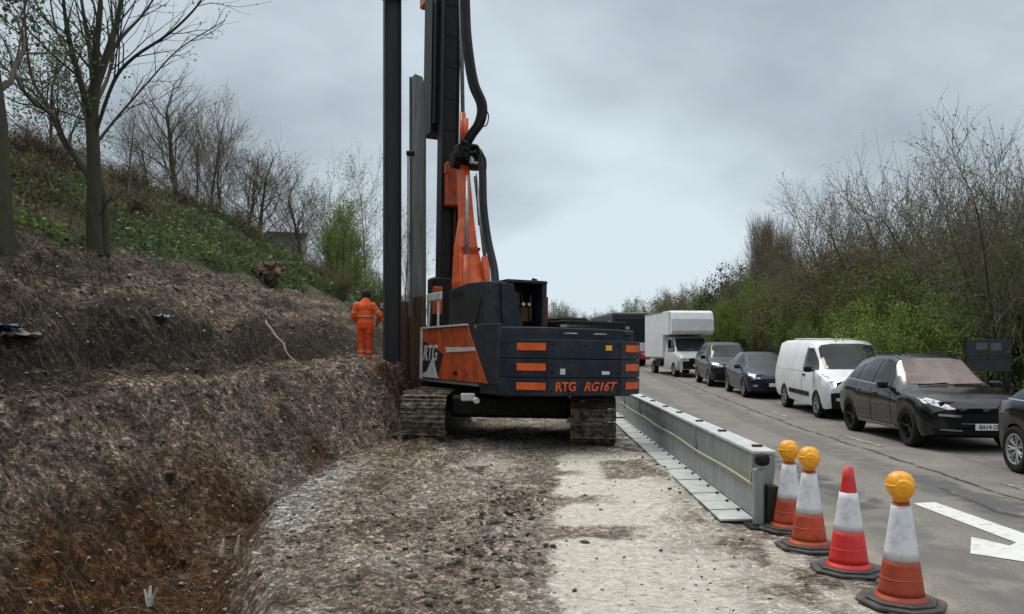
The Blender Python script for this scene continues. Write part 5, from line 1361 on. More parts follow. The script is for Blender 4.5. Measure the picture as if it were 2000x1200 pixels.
# ------------------------------------------------------------------ the worker, seen from behind
def figure():
    p = W(713, 711, 18.6); zf = gz(p.x, p.y)
    t = empty('person', (p.x, p.y, zf - .02), YAW, 'person in orange hi-vis jacket and trousers seen from behind on the bank, head bowed', 'person')
    def caps(mb, pts):
        """tapered limb through (point, radius) with round ends"""
        for (a, ra), (b, rb) in zip(pts[:-1], pts[1:]):
            a, b = Vector(a), Vector(b); n = 7; L_ = []; R_ = []
            d = (b - a).normalized()
            for k in range(4): u = k / 3; L_.append(a - d * ra * (1 - u) * .98); R_.append(max(.004, ra * math.sqrt(max(0, 1 - (1 - u) ** 2)))) 
            for k in range(1, n): L_.append(a.lerp(b, k / n)); R_.append(ra + (rb - ra) * k / n)
            for k in range(4): u = k / 3; L_.append(b + d * rb * u * .98); R_.append(max(.004, rb * math.sqrt(max(0, 1 - u * u))))
            mb.tube(L_, R_, 12)
    def ell(mb, c, r, R=None):
        bm = bmesh.new(); bmesh.ops.create_icosphere(bm, subdivisions=3, radius=1)
        for v in bm.verts: v.co = Vector((v.co.x * r[0], v.co.y * r[1], v.co.z * r[2]))
        mb.bm(bm, c, R)
    def fuse(o, vox, it=6):
        r = o.modifiers.new('fuse', 'REMESH'); r.mode = 'VOXEL'; r.voxel_size = vox; r.use_smooth_shade = True
        s = o.modifiers.new('smooth', 'SMOOTH'); s.iterations = it; s.factor = .5
        return o
    sh = (( -.20, .0, 1.42), (.21, .02, 1.40))
    armL = [((-.175, .02, 1.40), .058), ((-.285, .03, 1.15), .048), ((-.21, .24, 1.02), .036)]
    armR = [((.175, .03, 1.39), .058), ((.335, .02, 1.15), .048), ((.25, .22, 1.00), .036)]
    legL = [((-.095, .02, .90), .090), ((-.10, .05, .50), .060), ((-.085, .0, .09), .043)]
    legR = [((.095, .0, .90), .090), ((.095, .02, .50), .060), ((.075, .06, .09), .043)]
    b = MB()
    for q in (armL, armR, legL, legR): caps(b, q)
    ell(b, (0, .02, .95), (.17, .12, .14)); ell(b, (0, .03, 1.18), (.165, .11, .26)); ell(b, (0, .04, 1.36), (.20, .11, .13))
    caps(b, [((0, .06, 1.48), .06), ((.005, .13, 1.56), .056)])
    ell(b, (.005, .19, 1.63), (.078, .098, .115), Matrix.Rotation(-.55, 3, 'X'))
    ell(b, (.005, .285, 1.615), (.016, .02, .025)); ell(b, (-.075, .19, 1.62), (.012, .025, .035)); ell(b, (.085, .19, 1.62), (.012, .025, .035))
    for sg, wr in ((-1, Vector((-.21, .24, 1.02))), (1, Vector((.25, .22, 1.00)))):
        dirn = Vector((sg * -.25, .85, -.45)).normalized(); pc = wr + dirn * .065
        caps(b, [(tuple(wr), .03), (tuple(wr + dirn * .085), .034)])
        side = dirn.cross(Vector((0, 0, 1))).normalized(); 
        for k, ln in enumerate((.055, .068, .064, .05)):
            f0 = wr + dirn * .095 + side * (k - 1.5) * .021; f1 = f0 + dirn * ln * .6; f2 = f1 + (dirn + Vector((0, 0, -.8))).normalized() * ln * .6
            caps(b, [(tuple(f0), .0105), (tuple(f1), .0095), (tuple(f2), .008)])
        th = wr + dirn * .04 - side * sg * .03; caps(b, [(tuple(th), .013), (tuple(th + dirn * .045 - side * sg * .025), .011)])
    fuse(b.build('body', M['skin'], t), .009, 3)
    j = MB(); fat = lambda q, a: [(p_, r_ + a) for p_, r_ in q]
    for q in (armL, armR): caps(j, fat(q, .026)[:2] + [(tuple(Vector(q[1][0]).lerp(Vector(q[2][0]), .9)), .055)])
    ell(j, (0, .02, .98), (.195, .15, .15)); ell(j, (0, .03, 1.15), (.185, .145, .26)); ell(j, (0, .035, 1.33), (.205, .14, .15)); ell(j, (0, .06, 1.43), (.15, .12, .10))
    caps(j, [((0, .05, 1.46), .095), ((.0, .10, 1.52), .085)])
    fuse(j.build('jacket', M['hivis'], t), .014, 4)
    tr = MB()
    for q in (legL, legR): caps(tr, [(q[0][0], .108), (q[1][0], .082), (tuple(Vector(q[2][0]) + Vector((0, 0, .02))), .070)])
    ell(tr, (0, .02, .90), (.185, .145, .14)); fuse(tr.build('trousers', M['hivis_red'], t), .014, 4)
    bt = MB()
    for q in (legL, legR):
        f = Vector(q[2][0]); caps(bt, [(tuple(f + Vector((0, 0, .06))), .055), (tuple(f + Vector((0, -.01, -.03))), .05), (tuple(f + Vector((0, .17, -.045))), .042)])
    fuse(bt.build('boots', M['dark_cloth'], t), .012, 3)
    hl = MB(); ell(hl, (.005, .15, 1.665), (.108, .128, .125), Matrix.Rotation(-.55, 3, 'X')); ell(hl, (.02, .26, 1.70), (.10, .09, .02), Matrix.Rotation(-.35, 3, 'X'))
    fuse(hl.build('helmet', M['dark_cloth'], t), .012, 3)
    for q, u in ((armL, .55), (armR, .55)):
        a, c = Vector(q[0][0]), Vector(q[1][0]); m0, m1 = a.lerp(c, u), a.lerp(c, u + .2)
        r_ = MB(); r_.tube([m0, m1], [.081, .079], 16, cap=False); r_.build('sleeve_band', M['reflective'], t, smooth=True)
    bd = MB()
    def band(z, rx_, ry_, cy, h_):
        n = 28; vs = []; fs = []
        for zz in (z, z + h_):
            for k in range(n): a = 2 * PI * k / n; vs.append((rx_ * math.cos(a), cy + ry_ * math.sin(a), zz))
        for k in range(n): fs.append((k, (k + 1) % n, n + (k + 1) % n, n + k))
        bd.add(vs, fs)
    band(1.12, .208, .158, .03, .05); bd.build('waist_band', M['reflective'], t, smooth=True)
    for q in (legL, legR):
        a, c = Vector(q[1][0]), Vector(q[2][0])
        for u in (.35, .62):
            r_ = MB(); r_.tube([a.lerp(c, u), a.lerp(c, u + .12)], .083, 16, cap=False); r_.build('leg_band', M['reflective'], t, smooth=True)
    return t
figure()

# ------------------------------------------------------------------ small things on the bank and verge
def on_ground(px, py, d0, d1):
    """first point along the sight line that meets the ground, by stepping"""
    for k in range(600):
        d = d0 + (d1 - d0) * k / 600; p = W(px, py, d)
        if gz(p.x, p.y) >= p.z: return Vector((p.x, p.y, gz(p.x, p.y)))
    p = W(px, py, d1); return Vector((p.x, p.y, gz(p.x, p.y)))
# long bare pole
a, b_ = on_ground(516, 640, 11, 26), on_ground(576, 720, 9, 22)
pl = MB(); rj = random.Random(2)
pts = [a.lerp(b_, k / 8) + Vector((rj.uniform(-.03, .03), rj.uniform(-.03, .03), .10 + rj.uniform(0, .05))) for k in range(9)]
pl.tube(pts, [.028 - .002 * k for k in range(9)], 7); tag(pl.build('dead_branch', M['root']), 'long bare branch lying down the upper bank above the bench', 'branch')
# white forked root by the ditch
q = on_ground(292, 1185, 4, 8); wr = MB()
for (dx, dz, r) in ((-.045, .13, .016), (.0, .16, .02), (.05, .14, .015)):
    wr.tube([q + Vector((0, 0, -.03)), q + Vector((dx * .5, 0, dz * .5)), q + Vector((dx * 1.3, .02, dz * 1.1))], [.03, r, r * .5], 7)
tag(wr.build('forked_root', M['chalk']), 'white forked root stump sticking up at the ditch edge', 'root')
q = on_ground(432, 1085, 5, 9); wr = MB()
wr.tube([q + Vector((0, 0, -.02)), q + Vector((.02, .01, .16))], [.035, .012], 6); wr.tube([q + Vector((.12, .1, -.02)), q + Vector((.15, .1, .18))], [.03, .01], 6)
tag(wr.build('chalk_stump', M['chalk']), 'pale pointed lumps standing up in the brown ditch', 'root')
def rag(px, py, d0, d1, s, m, label, seed):
    q = on_ground(px, py, d0, d1); bm = bmesh.new(); bmesh.ops.create_grid(bm, x_segments=14, y_segments=14, size=s); rj = random.Random(seed)
    for v in bm.verts: v.co.z = .35 * s * mnoise.noise(v.co * (2.2 / s) + Vector((seed, 0, 0))) + .12 * s; v.co.x *= 1 + .4 * mnoise.noise(v.co * 3)
    mb = MB(); mb.bm(bm, q + Vector((0, 0, .02)), rj.random() * 3)
    o = mb.build('rag', m, smooth=True); s_ = o.modifiers.new('thick', 'SOLIDIFY'); s_.thickness = .006
    return tag(o, label, 'litter')
rag(4, 648, 7, 20, .16, M['blue_rag'], 'crumpled blue plastic on the bank at the left edge', 1)
rag(312, 625, 8, 22, .18, M['pale_blue'], 'crumpled pale blue plastic half buried in the upper bank', 2)
rag(35, 662, 7, 20, .22, M['stone'], 'greyish crumpled sheet beside the blue plastic at the left edge', 3)
# uprooted stump on the green slope
q = on_ground(522, 556, 14, 40)
stp = empty('tree_stump', q + Vector((0, 0, -.05)), .4, 'dark uprooted stump with a pale cut on the green slope', 'stump')
sm = MB(); bm = bmesh.new(); bmesh.ops.create_icosphere(bm, subdivisions=4, radius=.40)
for v in bm.verts: v.co *= 1 + .45 * mnoise.noise(v.co * 4) + .2 * mnoise.noise(v.co * 11)
sm.bm(bm, (0, 0, .32)); rj = random.Random(8)
for k in range(26):
    a = rj.uniform(0, 6.28); c = Vector((math.cos(a), math.sin(a), rj.uniform(-.3, .8))); sm.tube([c * .25 + Vector((0, 0, .3)), c * .5 + Vector((0, 0, .35)), c * rj.uniform(.55, .75) + Vector((0, 0, .25))], [.035, .02, .006], 5)
sm.build('root_plate', M['rust'], stp); cu = MB(); cu.lathe([(.0, .02), (.11, .02), (.12, -.2)], 16, c=(.28, -.2, .52)); cu.build('cut_face', M['wood_cut'], stp)
# road sign seen from behind
q = W(1930, 700, 18.3); zq = gz(q.x, q.y)
sgn = empty('road_sign', (q.x, q.y, zq), YAW - .12, 'dark back of a two-panel road sign in front of the verge bushes', 'road sign')
zt1, zt2 = W(0, 664, 18.3).z - zq, W(0, 755, 18.3).z - zq
sgn_h = zt1
mb = MB(); mb.box((0, 0, zt1 - .17), (.95, .02, .36), bev=.004); mb.build('upper_panel', M['sign_back'], sgn)
mb = MB(); mb.box((0, 0, zt1 - .57), (.95, .02, .30), bev=.004); mb.build('lower_panel', M['sign_back'], sgn)
for x in (-.46, .02, .46):
    mb = MB(); mb.tube([(x, .045, -.2), (x, .045, zt1 + .06)], .032, 8); mb.build('sign_post', M['black_steel'], sgn)
mb = MB(); mb.box((0, -.02, zt1 - .38), (1.0, .03, .05)); mb.build('cross_rail', M['ink'], sgn)
mb = MB(); mb.box((-.14, -.014, zt1 - .15), (.24, .008, .16), bev=.002); mb.box((.16, -.014, zt1 - .16), (.24, .008, .17), bev=.002); mb.build('sticker', M['house_grey'], sgn)
# house on the ridge
q = W(566, 500, 60); hz = gz(q.x, q.y)
hs_ = empty('house', (q.x, q.y, hz), YAW + .35, 'grey house with a white gable end half hidden by the ridge trees', 'house')
zt = W(562, 458, 60).z - hz
mb = MB(); mb.box((-.6, 2.0, zt / 2 - 1), (2.0, 3.6, zt + 2)); mb.build('wall', M['house_grey'], hs_)
mb = MB(); mb.box((.85, 2.0, zt / 2 - 1.1), (.9, 3.4, zt + 1.6)); mb.build('gable_wall', M['house_white'], hs_)
mb = MB(); mb.box((-.2, 2.0, zt + .08), (3.0, 4.0, .16)); mb.build('roof', M['sign_back'], hs_)
mb = MB(); mb.box((-.6, .19, zt - 1.1), (.7, .04, .9)); mb.build('window', M['glass'], hs_)
# ------------------------------------------------------------------ trees and scrub
class Tubes:
    """many thin tapered tubes gathered in numpy, by number of sides"""
    def __init__(s): s.p = {}
    def add(s, pts, rad, n): s.p.setdefault((len(pts), n), []).append((pts, rad))
    def arrays(s):
        VV, FF, off = [], [], 0
        for (k, n), L_ in s.p.items():
            P = np.array([a for a, _ in L_], float); R = np.array([b for _, b in L_], float); m = len(L_)
            T = np.gradient(P, axis=1); T /= np.linalg.norm(T, axis=2, keepdims=True) + 1e-9
            up = np.where(np.abs(T[:, :1, 2:3]) > .9, np.array([[[1., 0, 0]]]), np.array([[[0, 0, 1.]]]))
            A = np.cross(np.broadcast_to(up, T.shape), T); A /= np.linalg.norm(A, axis=2, keepdims=True) + 1e-9
            B = np.cross(T, A); w = 2 * PI * np.arange(n) / n
            V_ = P[:, :, None] + R[:, :, None, None] * (A[:, :, None] * np.cos(w)[None, None, :, None] + B[:, :, None] * np.sin(w)[None, None, :, None])
            q = []
            for i in range(k - 1):
                for j in range(n): q.append((i * n + j, i * n + (j + 1) % n, (i + 1) * n + (j + 1) % n, (i + 1) * n + j))
            F_ = (np.array(q)[None] + (np.arange(m) * k * n)[:, None, None] + off).reshape(-1, 4)
            VV.append(V_.reshape(-1, 3)); FF.append(F_); off += m * k * n
        return np.concatenate(VV), np.concatenate(FF)

def leaf_quads(P, size, rs, elong=1.6):
    n = len(P)
    d = rs.normal(size=(n, 3)); d /= np.linalg.norm(d, axis=1, keepdims=True)
    u = np.cross(d, rs.normal(size=(n, 3))); u /= np.linalg.norm(u, axis=1, keepdims=True) + 1e-9
    s = size * (0.6 + 0.8 * rs.random((n, 1)))
    V_ = np.stack([P, P + d * s * elong * .5 + u * s * .5, P + d * s * elong, P + d * s * elong * .5 - u * s * .5], 1)
    return V_.reshape(-1, 3), np.arange(4 * n).reshape(-1, 4)

def grow(tb, tips, rs, p, d, ln, r, lev, maxlev, o):
    n = 6 if lev < 2 else (4 if lev < maxlev else 3)
    pts = [p.copy()]; seg = ln / (n - 1); d = d / np.linalg.norm(d)
    dirs = [d.copy()]
    for k in range(n - 1):
        d = d + rs.normal(size=3) * o['wob'] * (1.0 if lev else .4) + np.array([0, 0, o['up'] * (.6 if lev else .2)])
        d /= np.linalg.norm(d); pts.append(pts[-1] + d * seg); dirs.append(d.copy())
    r1 = r * (o['taper'] if lev < maxlev else .45)
    rad = np.linspace(r, r1, n)
    tb[min(lev, 1)].add(pts, rad, 8 if lev == 0 else (5 if lev == 1 else (4 if lev == 2 else 3)))
    if lev >= maxlev:
        tips.extend(pts[1:]); return
    kids = o['kids'][lev]; t0 = o['clear'] if lev == 0 else .22
    ph = rs.random() * 6.28
    for c in range(kids):
        t = t0 + (1 - t0) * ((c + rs.random()) / kids) if c < kids - 1 else 1.0
        i = min(int(t * (n - 1)), n - 2); f = t * (n - 1) - i
        q = pts[i] * (1 - f) + pts[i + 1] * f; dd = dirs[i + 1 if f > .5 else i]
        ph += 2.4 + rs.normal() * .4
        a = np.cross(dd, np.array([math.cos(ph), math.sin(ph), .13])); a /= np.linalg.norm(a) + 1e-9
        ang = o['ang'][lev] * (0.75 + .5 * rs.random()) * (.45 if c == kids - 1 else 1)
        nd = dd * math.cos(ang) + a * math.sin(ang)
        rr = (r + (r1 - r) * t) * (o['rr'] * (.8 + .4 * rs.random()) if c < kids - 1 else .92)
        grow(tb, tips, rs, q, nd, ln * o['lr'][lev] * (1.15 - .55 * t * (lev == 0)) * (.75 + .5 * rs.random()), max(rr, o['rmin']), lev + 1, maxlev, o)

def tree_meshes(seed, h, r, o, stems=1, leaf=None, leaf_size=.06, leaf_n=0, spread=.25, twig='twig', trunk_m='bark'):
    rs = np.random.default_rng(seed); tb = {0: Tubes(), 1: Tubes()}; tips = []
    for s in range(stems):
        a = rs.random() * 6.28 + 6.28 * s / stems
        d = np.array([math.cos(a) * spread, math.sin(a) * spread, 1.0]) if stems > 1 else np.array([rs.normal() * .05, rs.normal() * .05, 1.0])
        hs = h * (.7 + .4 * rs.random()) if stems > 1 else h
        grow(tb, tips, rs, np.array([math.cos(a), math.sin(a), 0]) * (.12 * stems ** .5 if stems > 1 else 0) + np.array([0, 0, -.3]), d, hs * o.get('trunk', .62), r * (.7 + .5 * rs.random() if stems > 1 else 1), 0, o['max'], o)
    return tb, np.array(tips), rs

def make_tree(name, seed, h, r, o, label, cat='tree', group=None, stems=1, leaf=None, leaf_size=.06, leaf_n=0, spread=.25, twig='twig', trunk_m='bark', low=None):
    tb, tips, rs = tree_meshes(seed, h, r, o, stems, spread=spread)
    t = empty(name, (0, 0, 0), 0, label, cat, group)
    v, f = tb[0].arrays(); np_mesh('trunk', v, f, M[trunk_m], t, smooth=True)
    v, f = tb[1].arrays()
    np_mesh('crown', v, f, M[twig], t)
    if leaf_n:
        P = tips[rs.integers(0, len(tips), leaf_n)] + rs.normal(size=(leaf_n, 3)) * leaf_size * 1.2
        v, f = leaf_quads(P, leaf_size, rs); np_mesh('leaves', v, f, M[leaf], t)
    return t

def put(o, x, y, s=1.0, rz=0.0, z=None, sz=None, label=None, group=None, sink=.05):
    o.location = (x, y, (gz(x, y) if z is None else z) - sink); o.rotation_euler[2] = rz; o.scale = (s, s, sz or s)
    if label: o['label'] = label
    if group: o['group'] = group
    return o

# ---- the big bare tree on the bank (limbs placed one by one, finer growth from rules)
def hero():
    D = 16.0; rs = np.random.default_rng(5); tb = {0: Tubes(), 1: Tubes()}; tips = []
    base = on_ground(186, 492, 12, 22); D = (base - Vector((0, 0, 0))).length
    D = base.x * -math.sin(YAW) + base.y * math.cos(YAW)
    O = np.array(base)
    def P(px, py, dd=0.0): return np.array(W(px, py, D + dd)) - O
    def limb(pts, r0, r1, lev, n=8):
        pts = [Vector(p) for p in pts]; sp = spline(pts, 4); rad = np.linspace(r0, r1, len(sp))
        tb[lev].add([np.array(q) for q in sp], rad, n); return sp, rad
    limbs = []
    limb([P(186, 500), P(183, 440), P(184, 360), P(182, 290), P(180, 225), P(186, 165)], .145, .10, 0, 10)
    limb([P(205, 500, .3), P(203, 410, .35), P(190, 345, .2), P(184, 300, .1)], .10, .075, 0, 8)
    L1 = [([P(176, 345), P(150, 308, .2), P(122, 270, .3), P(104, 226, .4), P(66, 200, .5), P(38, 165, .5), P(20, 120, .6)], .075),
          ([P(118, 262, .3), P(92, 205, .6), P(62, 150, .9), P(50, 60, 1.0), P(46, -60, 1.2)], .05),
          ([P(181, 240), P(160, 170, -.3), P(138, 90, -.5), P(126, 20, -.6), P(118, -70, -.8)], .072),
          ([P(184, 180), P(176, 100, .4), P(162, 20, .5), P(150, -80, .7)], .065),
          ([P(186, 170), P(188, 90, -.2), P(196, 10, -.3), P(192, -90, -.3)], .085),
          ([P(188, 165), P(208, 110, .1), P(226, 50, .2), P(240, -20, .3), P(248, -100, .4)], .085),
          ([P(205, 115, .1), P(240, 70, .5), P(282, 25, .8), P(316, -30, 1.0)], .045),
          ([P(186, 262), P(222, 160, -.3), P(262, 112, -.5), P(330, 66, -.8), P(385, 12, -1.0), P(412, -40, -1.1)], .040),
          ([P(190, 278), P(230, 228, .5), P(290, 160, .9), P(350, 96, 1.2), P(440, 40, 1.5)], .030),
          ([P(182, 300), P(165, 215, .8), P(150, 130, 1.2), P(110, 60, 1.6), P(90, -60, 1.8)], .05),
          ([P(184, 210), P(214, 140, .9), P(220, 60, 1.2), P(214, -40, 1.4)], .045),
          ([P(196, 420), P(222, 380, -.4), P(226, 420, -.5)], .016)]
    o = dict(wob=.16, up=.10, taper=.5, kids=(5, 5, 3), clear=.2, ang=(.6, .6, .55), lr=(.5, .55, .55), rr=.55, rmin=.005)
    for pts, r in L1:
        sp, rad = limb(pts, r, r * .28, 1, 6)
        tot = sum((sp[i + 1] - sp[i]).length for i in range(len(sp) - 1)); nb = int(tot * 2.6) + 2
        for k in range(nb):
            t = .18 + .82 * (k + rs.random()) / nb; i = min(int(t * (len(sp) - 1)), len(sp) - 2)
            d = np.array((sp[i + 1] - sp[i]).normalized()); a = np.cross(d, rs.normal(size=3)); a /= np.linalg.norm(a)
            ang = .45 + .4 * rs.random(); nd = d * math.cos(ang) + a * math.sin(ang) + np.array([0, 0, .22])
            grow(tb, tips, rs, np.array(sp[i]), nd, (.5 + 1.1 * rs.random()) * (1.2 - .5 * t) * min(1.0, tot / 2.5), max(rad[i] * .42, .008), 2, 3, o)
    t = empty('bare_tree', base, 0, 'big bare twin-stemmed tree with spreading limbs on the near edge of the bank', 'tree')
    v, f = tb[0].arrays(); np_mesh('trunk', v, f, M['bark'], t, smooth=True)
    v, f = tb[1].arrays(); np_mesh('crown', v, f, M['bark'], t)
    tips = np.array(tips); n = 900
    Pn = tips[rs.integers(0, len(tips), n)]; v, f = leaf_quads(Pn, .022, rs); np_mesh('leaves', v, f, M['leaf_bud'], t)
hero()

O_SPREAD = dict(max=3, wob=.13, up=.10, taper=.42, kids=(14, 9, 6), clear=.24, ang=(.75, .6, .55), lr=(.52, .5, .5), rr=.42, rmin=.0045, trunk=.72)
O_TALL = dict(max=3, wob=.10, up=.12, taper=.30, kids=(15, 8, 5), clear=.22, ang=(.55, .55, .5), lr=(.42, .5, .5), rr=.38, rmin=.006, trunk=.85)
O_COPP = dict(max=3, wob=.15, up=.07, taper=.32, kids=(11, 8, 5), clear=.22, ang=(.7, .65, .6), lr=(.46, .48, .5), rr=.45, rmin=.010, trunk=.85)
O_POP = dict(max=3, wob=.06, up=.32, taper=.22, kids=(46, 9, 6), clear=.08, ang=(.42, .32, .3), lr=(.32, .5, .5), rr=.30, rmin=.008, trunk=.95)
# leftmost tree: thick leaning trunk, ivy, fresh leaf
lt = make_tree('leafing_tree', 31, 7.5, .20, dict(O_SPREAD, kids=(9, 9, 6), clear=.42), 'thick-trunked tree with small green leaves cut off by the left edge', leaf='leaf_ivy', leaf_n=5200, leaf_size=.055)
q = on_ground(8, 462, 11, 20); put(lt, q.x, q.y, 1.0, 1.0, sink=.1)
lt2 = make_tree('leafing_tree', 33, 6.0, .09, dict(O_SPREAD, clear=.3), 'slender leafing tree between the left edge trunk and the big bare tree', leaf='leaf_ivy', leaf_n=3800, leaf_size=.06)
q = on_ground(104, 300, 14, 30); put(lt2, q.x, q.y, 1.05, .4)

ridge = [(290, 388, 31, 'small bare tree on the skyline just right of the big bare tree', 11, 5.0, .075, O_SPREAD, 60, 1.0),
         (352, 408, 33, 'bare tree with a dark straight trunk on the ridge, tallest of the ridge trees', 12, 6.4, .12, O_SPREAD, 90, 1.0),
         (402, 440, 34, 'thin bare tree right of the tallest ridge tree', 13, 5.4, .07, O_TALL, 90, 1.0),
         (440, 480, 35, 'slim bare birch-like tree above the ivy slope', 14, 6.2, .08, O_TALL, 120, 1.0),
         (508, 505, 37, 'round-headed bare tree left of the grey house', 15, 5.2, .10, O_SPREAD, 160, 1.0),
         (600, 535, 39, 'round-headed bare tree right of the grey house', 16, 6.0, .10, O_SPREAD, 220, 1.0),
         (322, 400, 36, 'slim bare tree left of the tallest ridge tree', 18, 5.0, .06, O_TALL, 80, 1.0),
         (378, 425, 37, 'slim pale bare tree between the tallest ridge tree and its thin neighbour', 19, 5.4, .06, O_TALL, 80, 1.0),
         (425, 455, 39, 'bare sapling left of the birch-like tree', 20, 5.0, .05, O_TALL, 80, 1.0),
         (475, 490, 40, 'bare tree left of the round-headed one', 21, 5.0, .07, O_SPREAD, 120, 1.0),
         (632, 560, 44, 'bare tree left of the fresh green leafing tree', 22, 6.0, .08, O_SPREAD, 260, 1.0),
         (250, 350, 27, 'bare sapling close behind the big bare tree on its right', 23, 5.0, .06, O_TALL, 80, 1.0),
         (560, 560, 46, 'bare tree standing in front of the grey house', 17, 5.4, .07, O_TALL, 220, 1.0)]
RT = {11: 205, 12: 100, 13: 150, 14: 195, 15: 265, 16: 295, 17: 330, 18: 190, 19: 180, 20: 225, 21: 250, 22: 345, 23: 180}
for px, py, d, lab, seed, h, r, o, nl, s in ridge:
    t = make_tree('bare_tree', seed, h, r, o, lab, group='bare trees along the ridge', leaf='leaf_bud', leaf_n=nl, leaf_size=.05, twig='twig_pale' if seed in (13, 14) else 'twig')
    p = W(px, py, d); hh = max(max(v.co.z for v in c.data.vertices) for c in t.children); s = (W(px, RT[seed], d).z - gz(p.x, p.y)) / hh; put(t, p.x, p.y, s * 1.15, seed * 1.3, sz=s)
gt = make_tree('leafing_tree', 41, 8.2, .10, dict(O_TALL, kids=(20, 9, 5), clear=.10), 'tallest fresh green leafing tree left of the dark H pile', leaf='leaf_green', leaf_n=8500, leaf_size=.075)
p = W(668, 590, 42); s = (W(668, 385, 42).z - W(668, 590, 42).z) / max(max(v.co.z for v in c.data.vertices) for c in gt.children); put(gt, p.x, p.y, s * 1.05, .3, z=W(668, 590, 42).z, sz=s * 1.02)
for px_, yt_, d_, r_, lab_ in ((640, 425, 44, 1.9, 'fresh green leafing tree left of the tallest green one by the piles'), (700, 440, 43, 3.6, 'fresh green leafing tree between the tallest green one and the dark H pile')):
    t = copy_tree(gt); p = W(px_, 590, d_); k_ = (W(0, yt_, d_).z - p.z) / (W(668, 385, 42).z - W(668, 590, 42).z); put(t, p.x, p.y, s * .9, r_, z=p.z, sz=s * k_, label=lab_)
gt['label'] = 'tallest fresh green leafing tree left of the dark H pile'
for px, py, d, seed, h, lab, nl in ((722, 600, 47, 43, 8.4, 'slender budding tree just left of the dark H pile', 1200), (640, 585, 52, 44, 8.5, 'thin budding tree behind the fresh green leafing tree', 1500),
                                    (790, 600, 55, 46, 7.0, 'budding tree showing between the dark H pile and the pale grey pile', 1500)):
    t = make_tree('leafing_tree', seed, h, .07, dict(O_TALL, clear=.12), lab, leaf='leaf_bud', leaf_n=nl, leaf_size=.05, twig='twig'); p = W(px, py, d); put(t, p.x, p.y, 1.0, seed, z=p.z - .5)

# ---- right side: coppiced trees, poplars
pr = [make_tree('bare_tree', 60 + k, 9.0, .095, dict(O_COPP), 'x', stems=6, spread=.34, leaf='leaf_bud', leaf_n=5500, leaf_size=.048) for k in range(3)]
def top_scale(px, py, d, hp, zg): return (W(px, py, d).z - zg) / hp
HP = []
for t in pr:
    hh = max(max((v.co.z for v in c.data.vertices), default=0) for c in t.children); HP.append(hh)
used = set()
def right_tree(k, px, ytop, d, lab, rz, sw=None):
    t = pr[k] if k not in used else copy_tree(pr[k]); used.add(k)
    p = W(px, 650, d); zg = gz(p.x, p.y); s = top_scale(px, ytop, d, HP[k], zg)
    put(t, p.x, p.y, s * (sw or 1.0), rz, sz=s, label=lab, group='bare trees along the right verge'); return t
right_tree(0, 1890, 165, 23, 'tallest bare tree on the right verge, above the black SUV', .3, .80)
right_tree(1, 1990, 190, 20, 'bare tree cut off by the right edge above the road sign', 1.3, .80)
right_tree(2, 1815, 230, 26, 'bare tree left of the tallest one, above the white van roof', 2.0, .85)
right_tree(0, 1745, 275, 29, 'bare many-stemmed tree above the windscreen of the white van', 2.9, .85)
right_tree(1, 1690, 320, 33, 'bare many-stemmed tree above the rear of the white van', .9, .9)
right_tree(2, 1645, 360, 37, 'bare many-stemmed tree above the gap between white van and blue hatchback', 4.2, .9)
right_tree(0, 1607, 385, 42, 'loosely branched bare tree right of the poplar clump', 1.1, .8)
right_tree(1, 1950, 300, 27, 'bare tree behind the tallest one at the right edge', 2.2, .9)
right_tree(2, 1452, 465, 56, 'thin bare tree at the left side of the poplar clump', .2, .9)
pop = make_tree('poplar_tree', 71, 10.5, .16, O_POP, 'x', leaf=None, twig='twig_pale', trunk_m='bark')
hp = max(max(v.co.z for v in c.data.vertices) for c in pop.children)
first = True
for px, yt, d, rz, lab in ((1478, 398, 56, 0, 'left upright bare poplar of the clump beyond the box lorry'), (1508, 396, 57, 1.6, 'middle upright bare poplar of the clump beyond the box lorry'), (1538, 438, 55, 3.1, 'right-hand upright bare poplar of the clump beyond the box lorry'),
                             (1492, 402, 59, 4.0, 'upright bare poplar filling the left half of the clump from behind'), (1524, 418, 59, 5.0, 'upright bare poplar filling the right half of the clump from behind'), (1552, 470, 57, .8, 'short upright bare poplar closing the right end of the clump')):
    t = pop if first else copy_tree(pop); first = False
    p = W(px, 650, d); zg = gz(p.x, p.y); s = top_scale(px, yt, d, hp, zg); put(t, p.x, p.y, s * 1.1, rz, sz=s, label=lab, group='upright poplars beyond the box lorry')

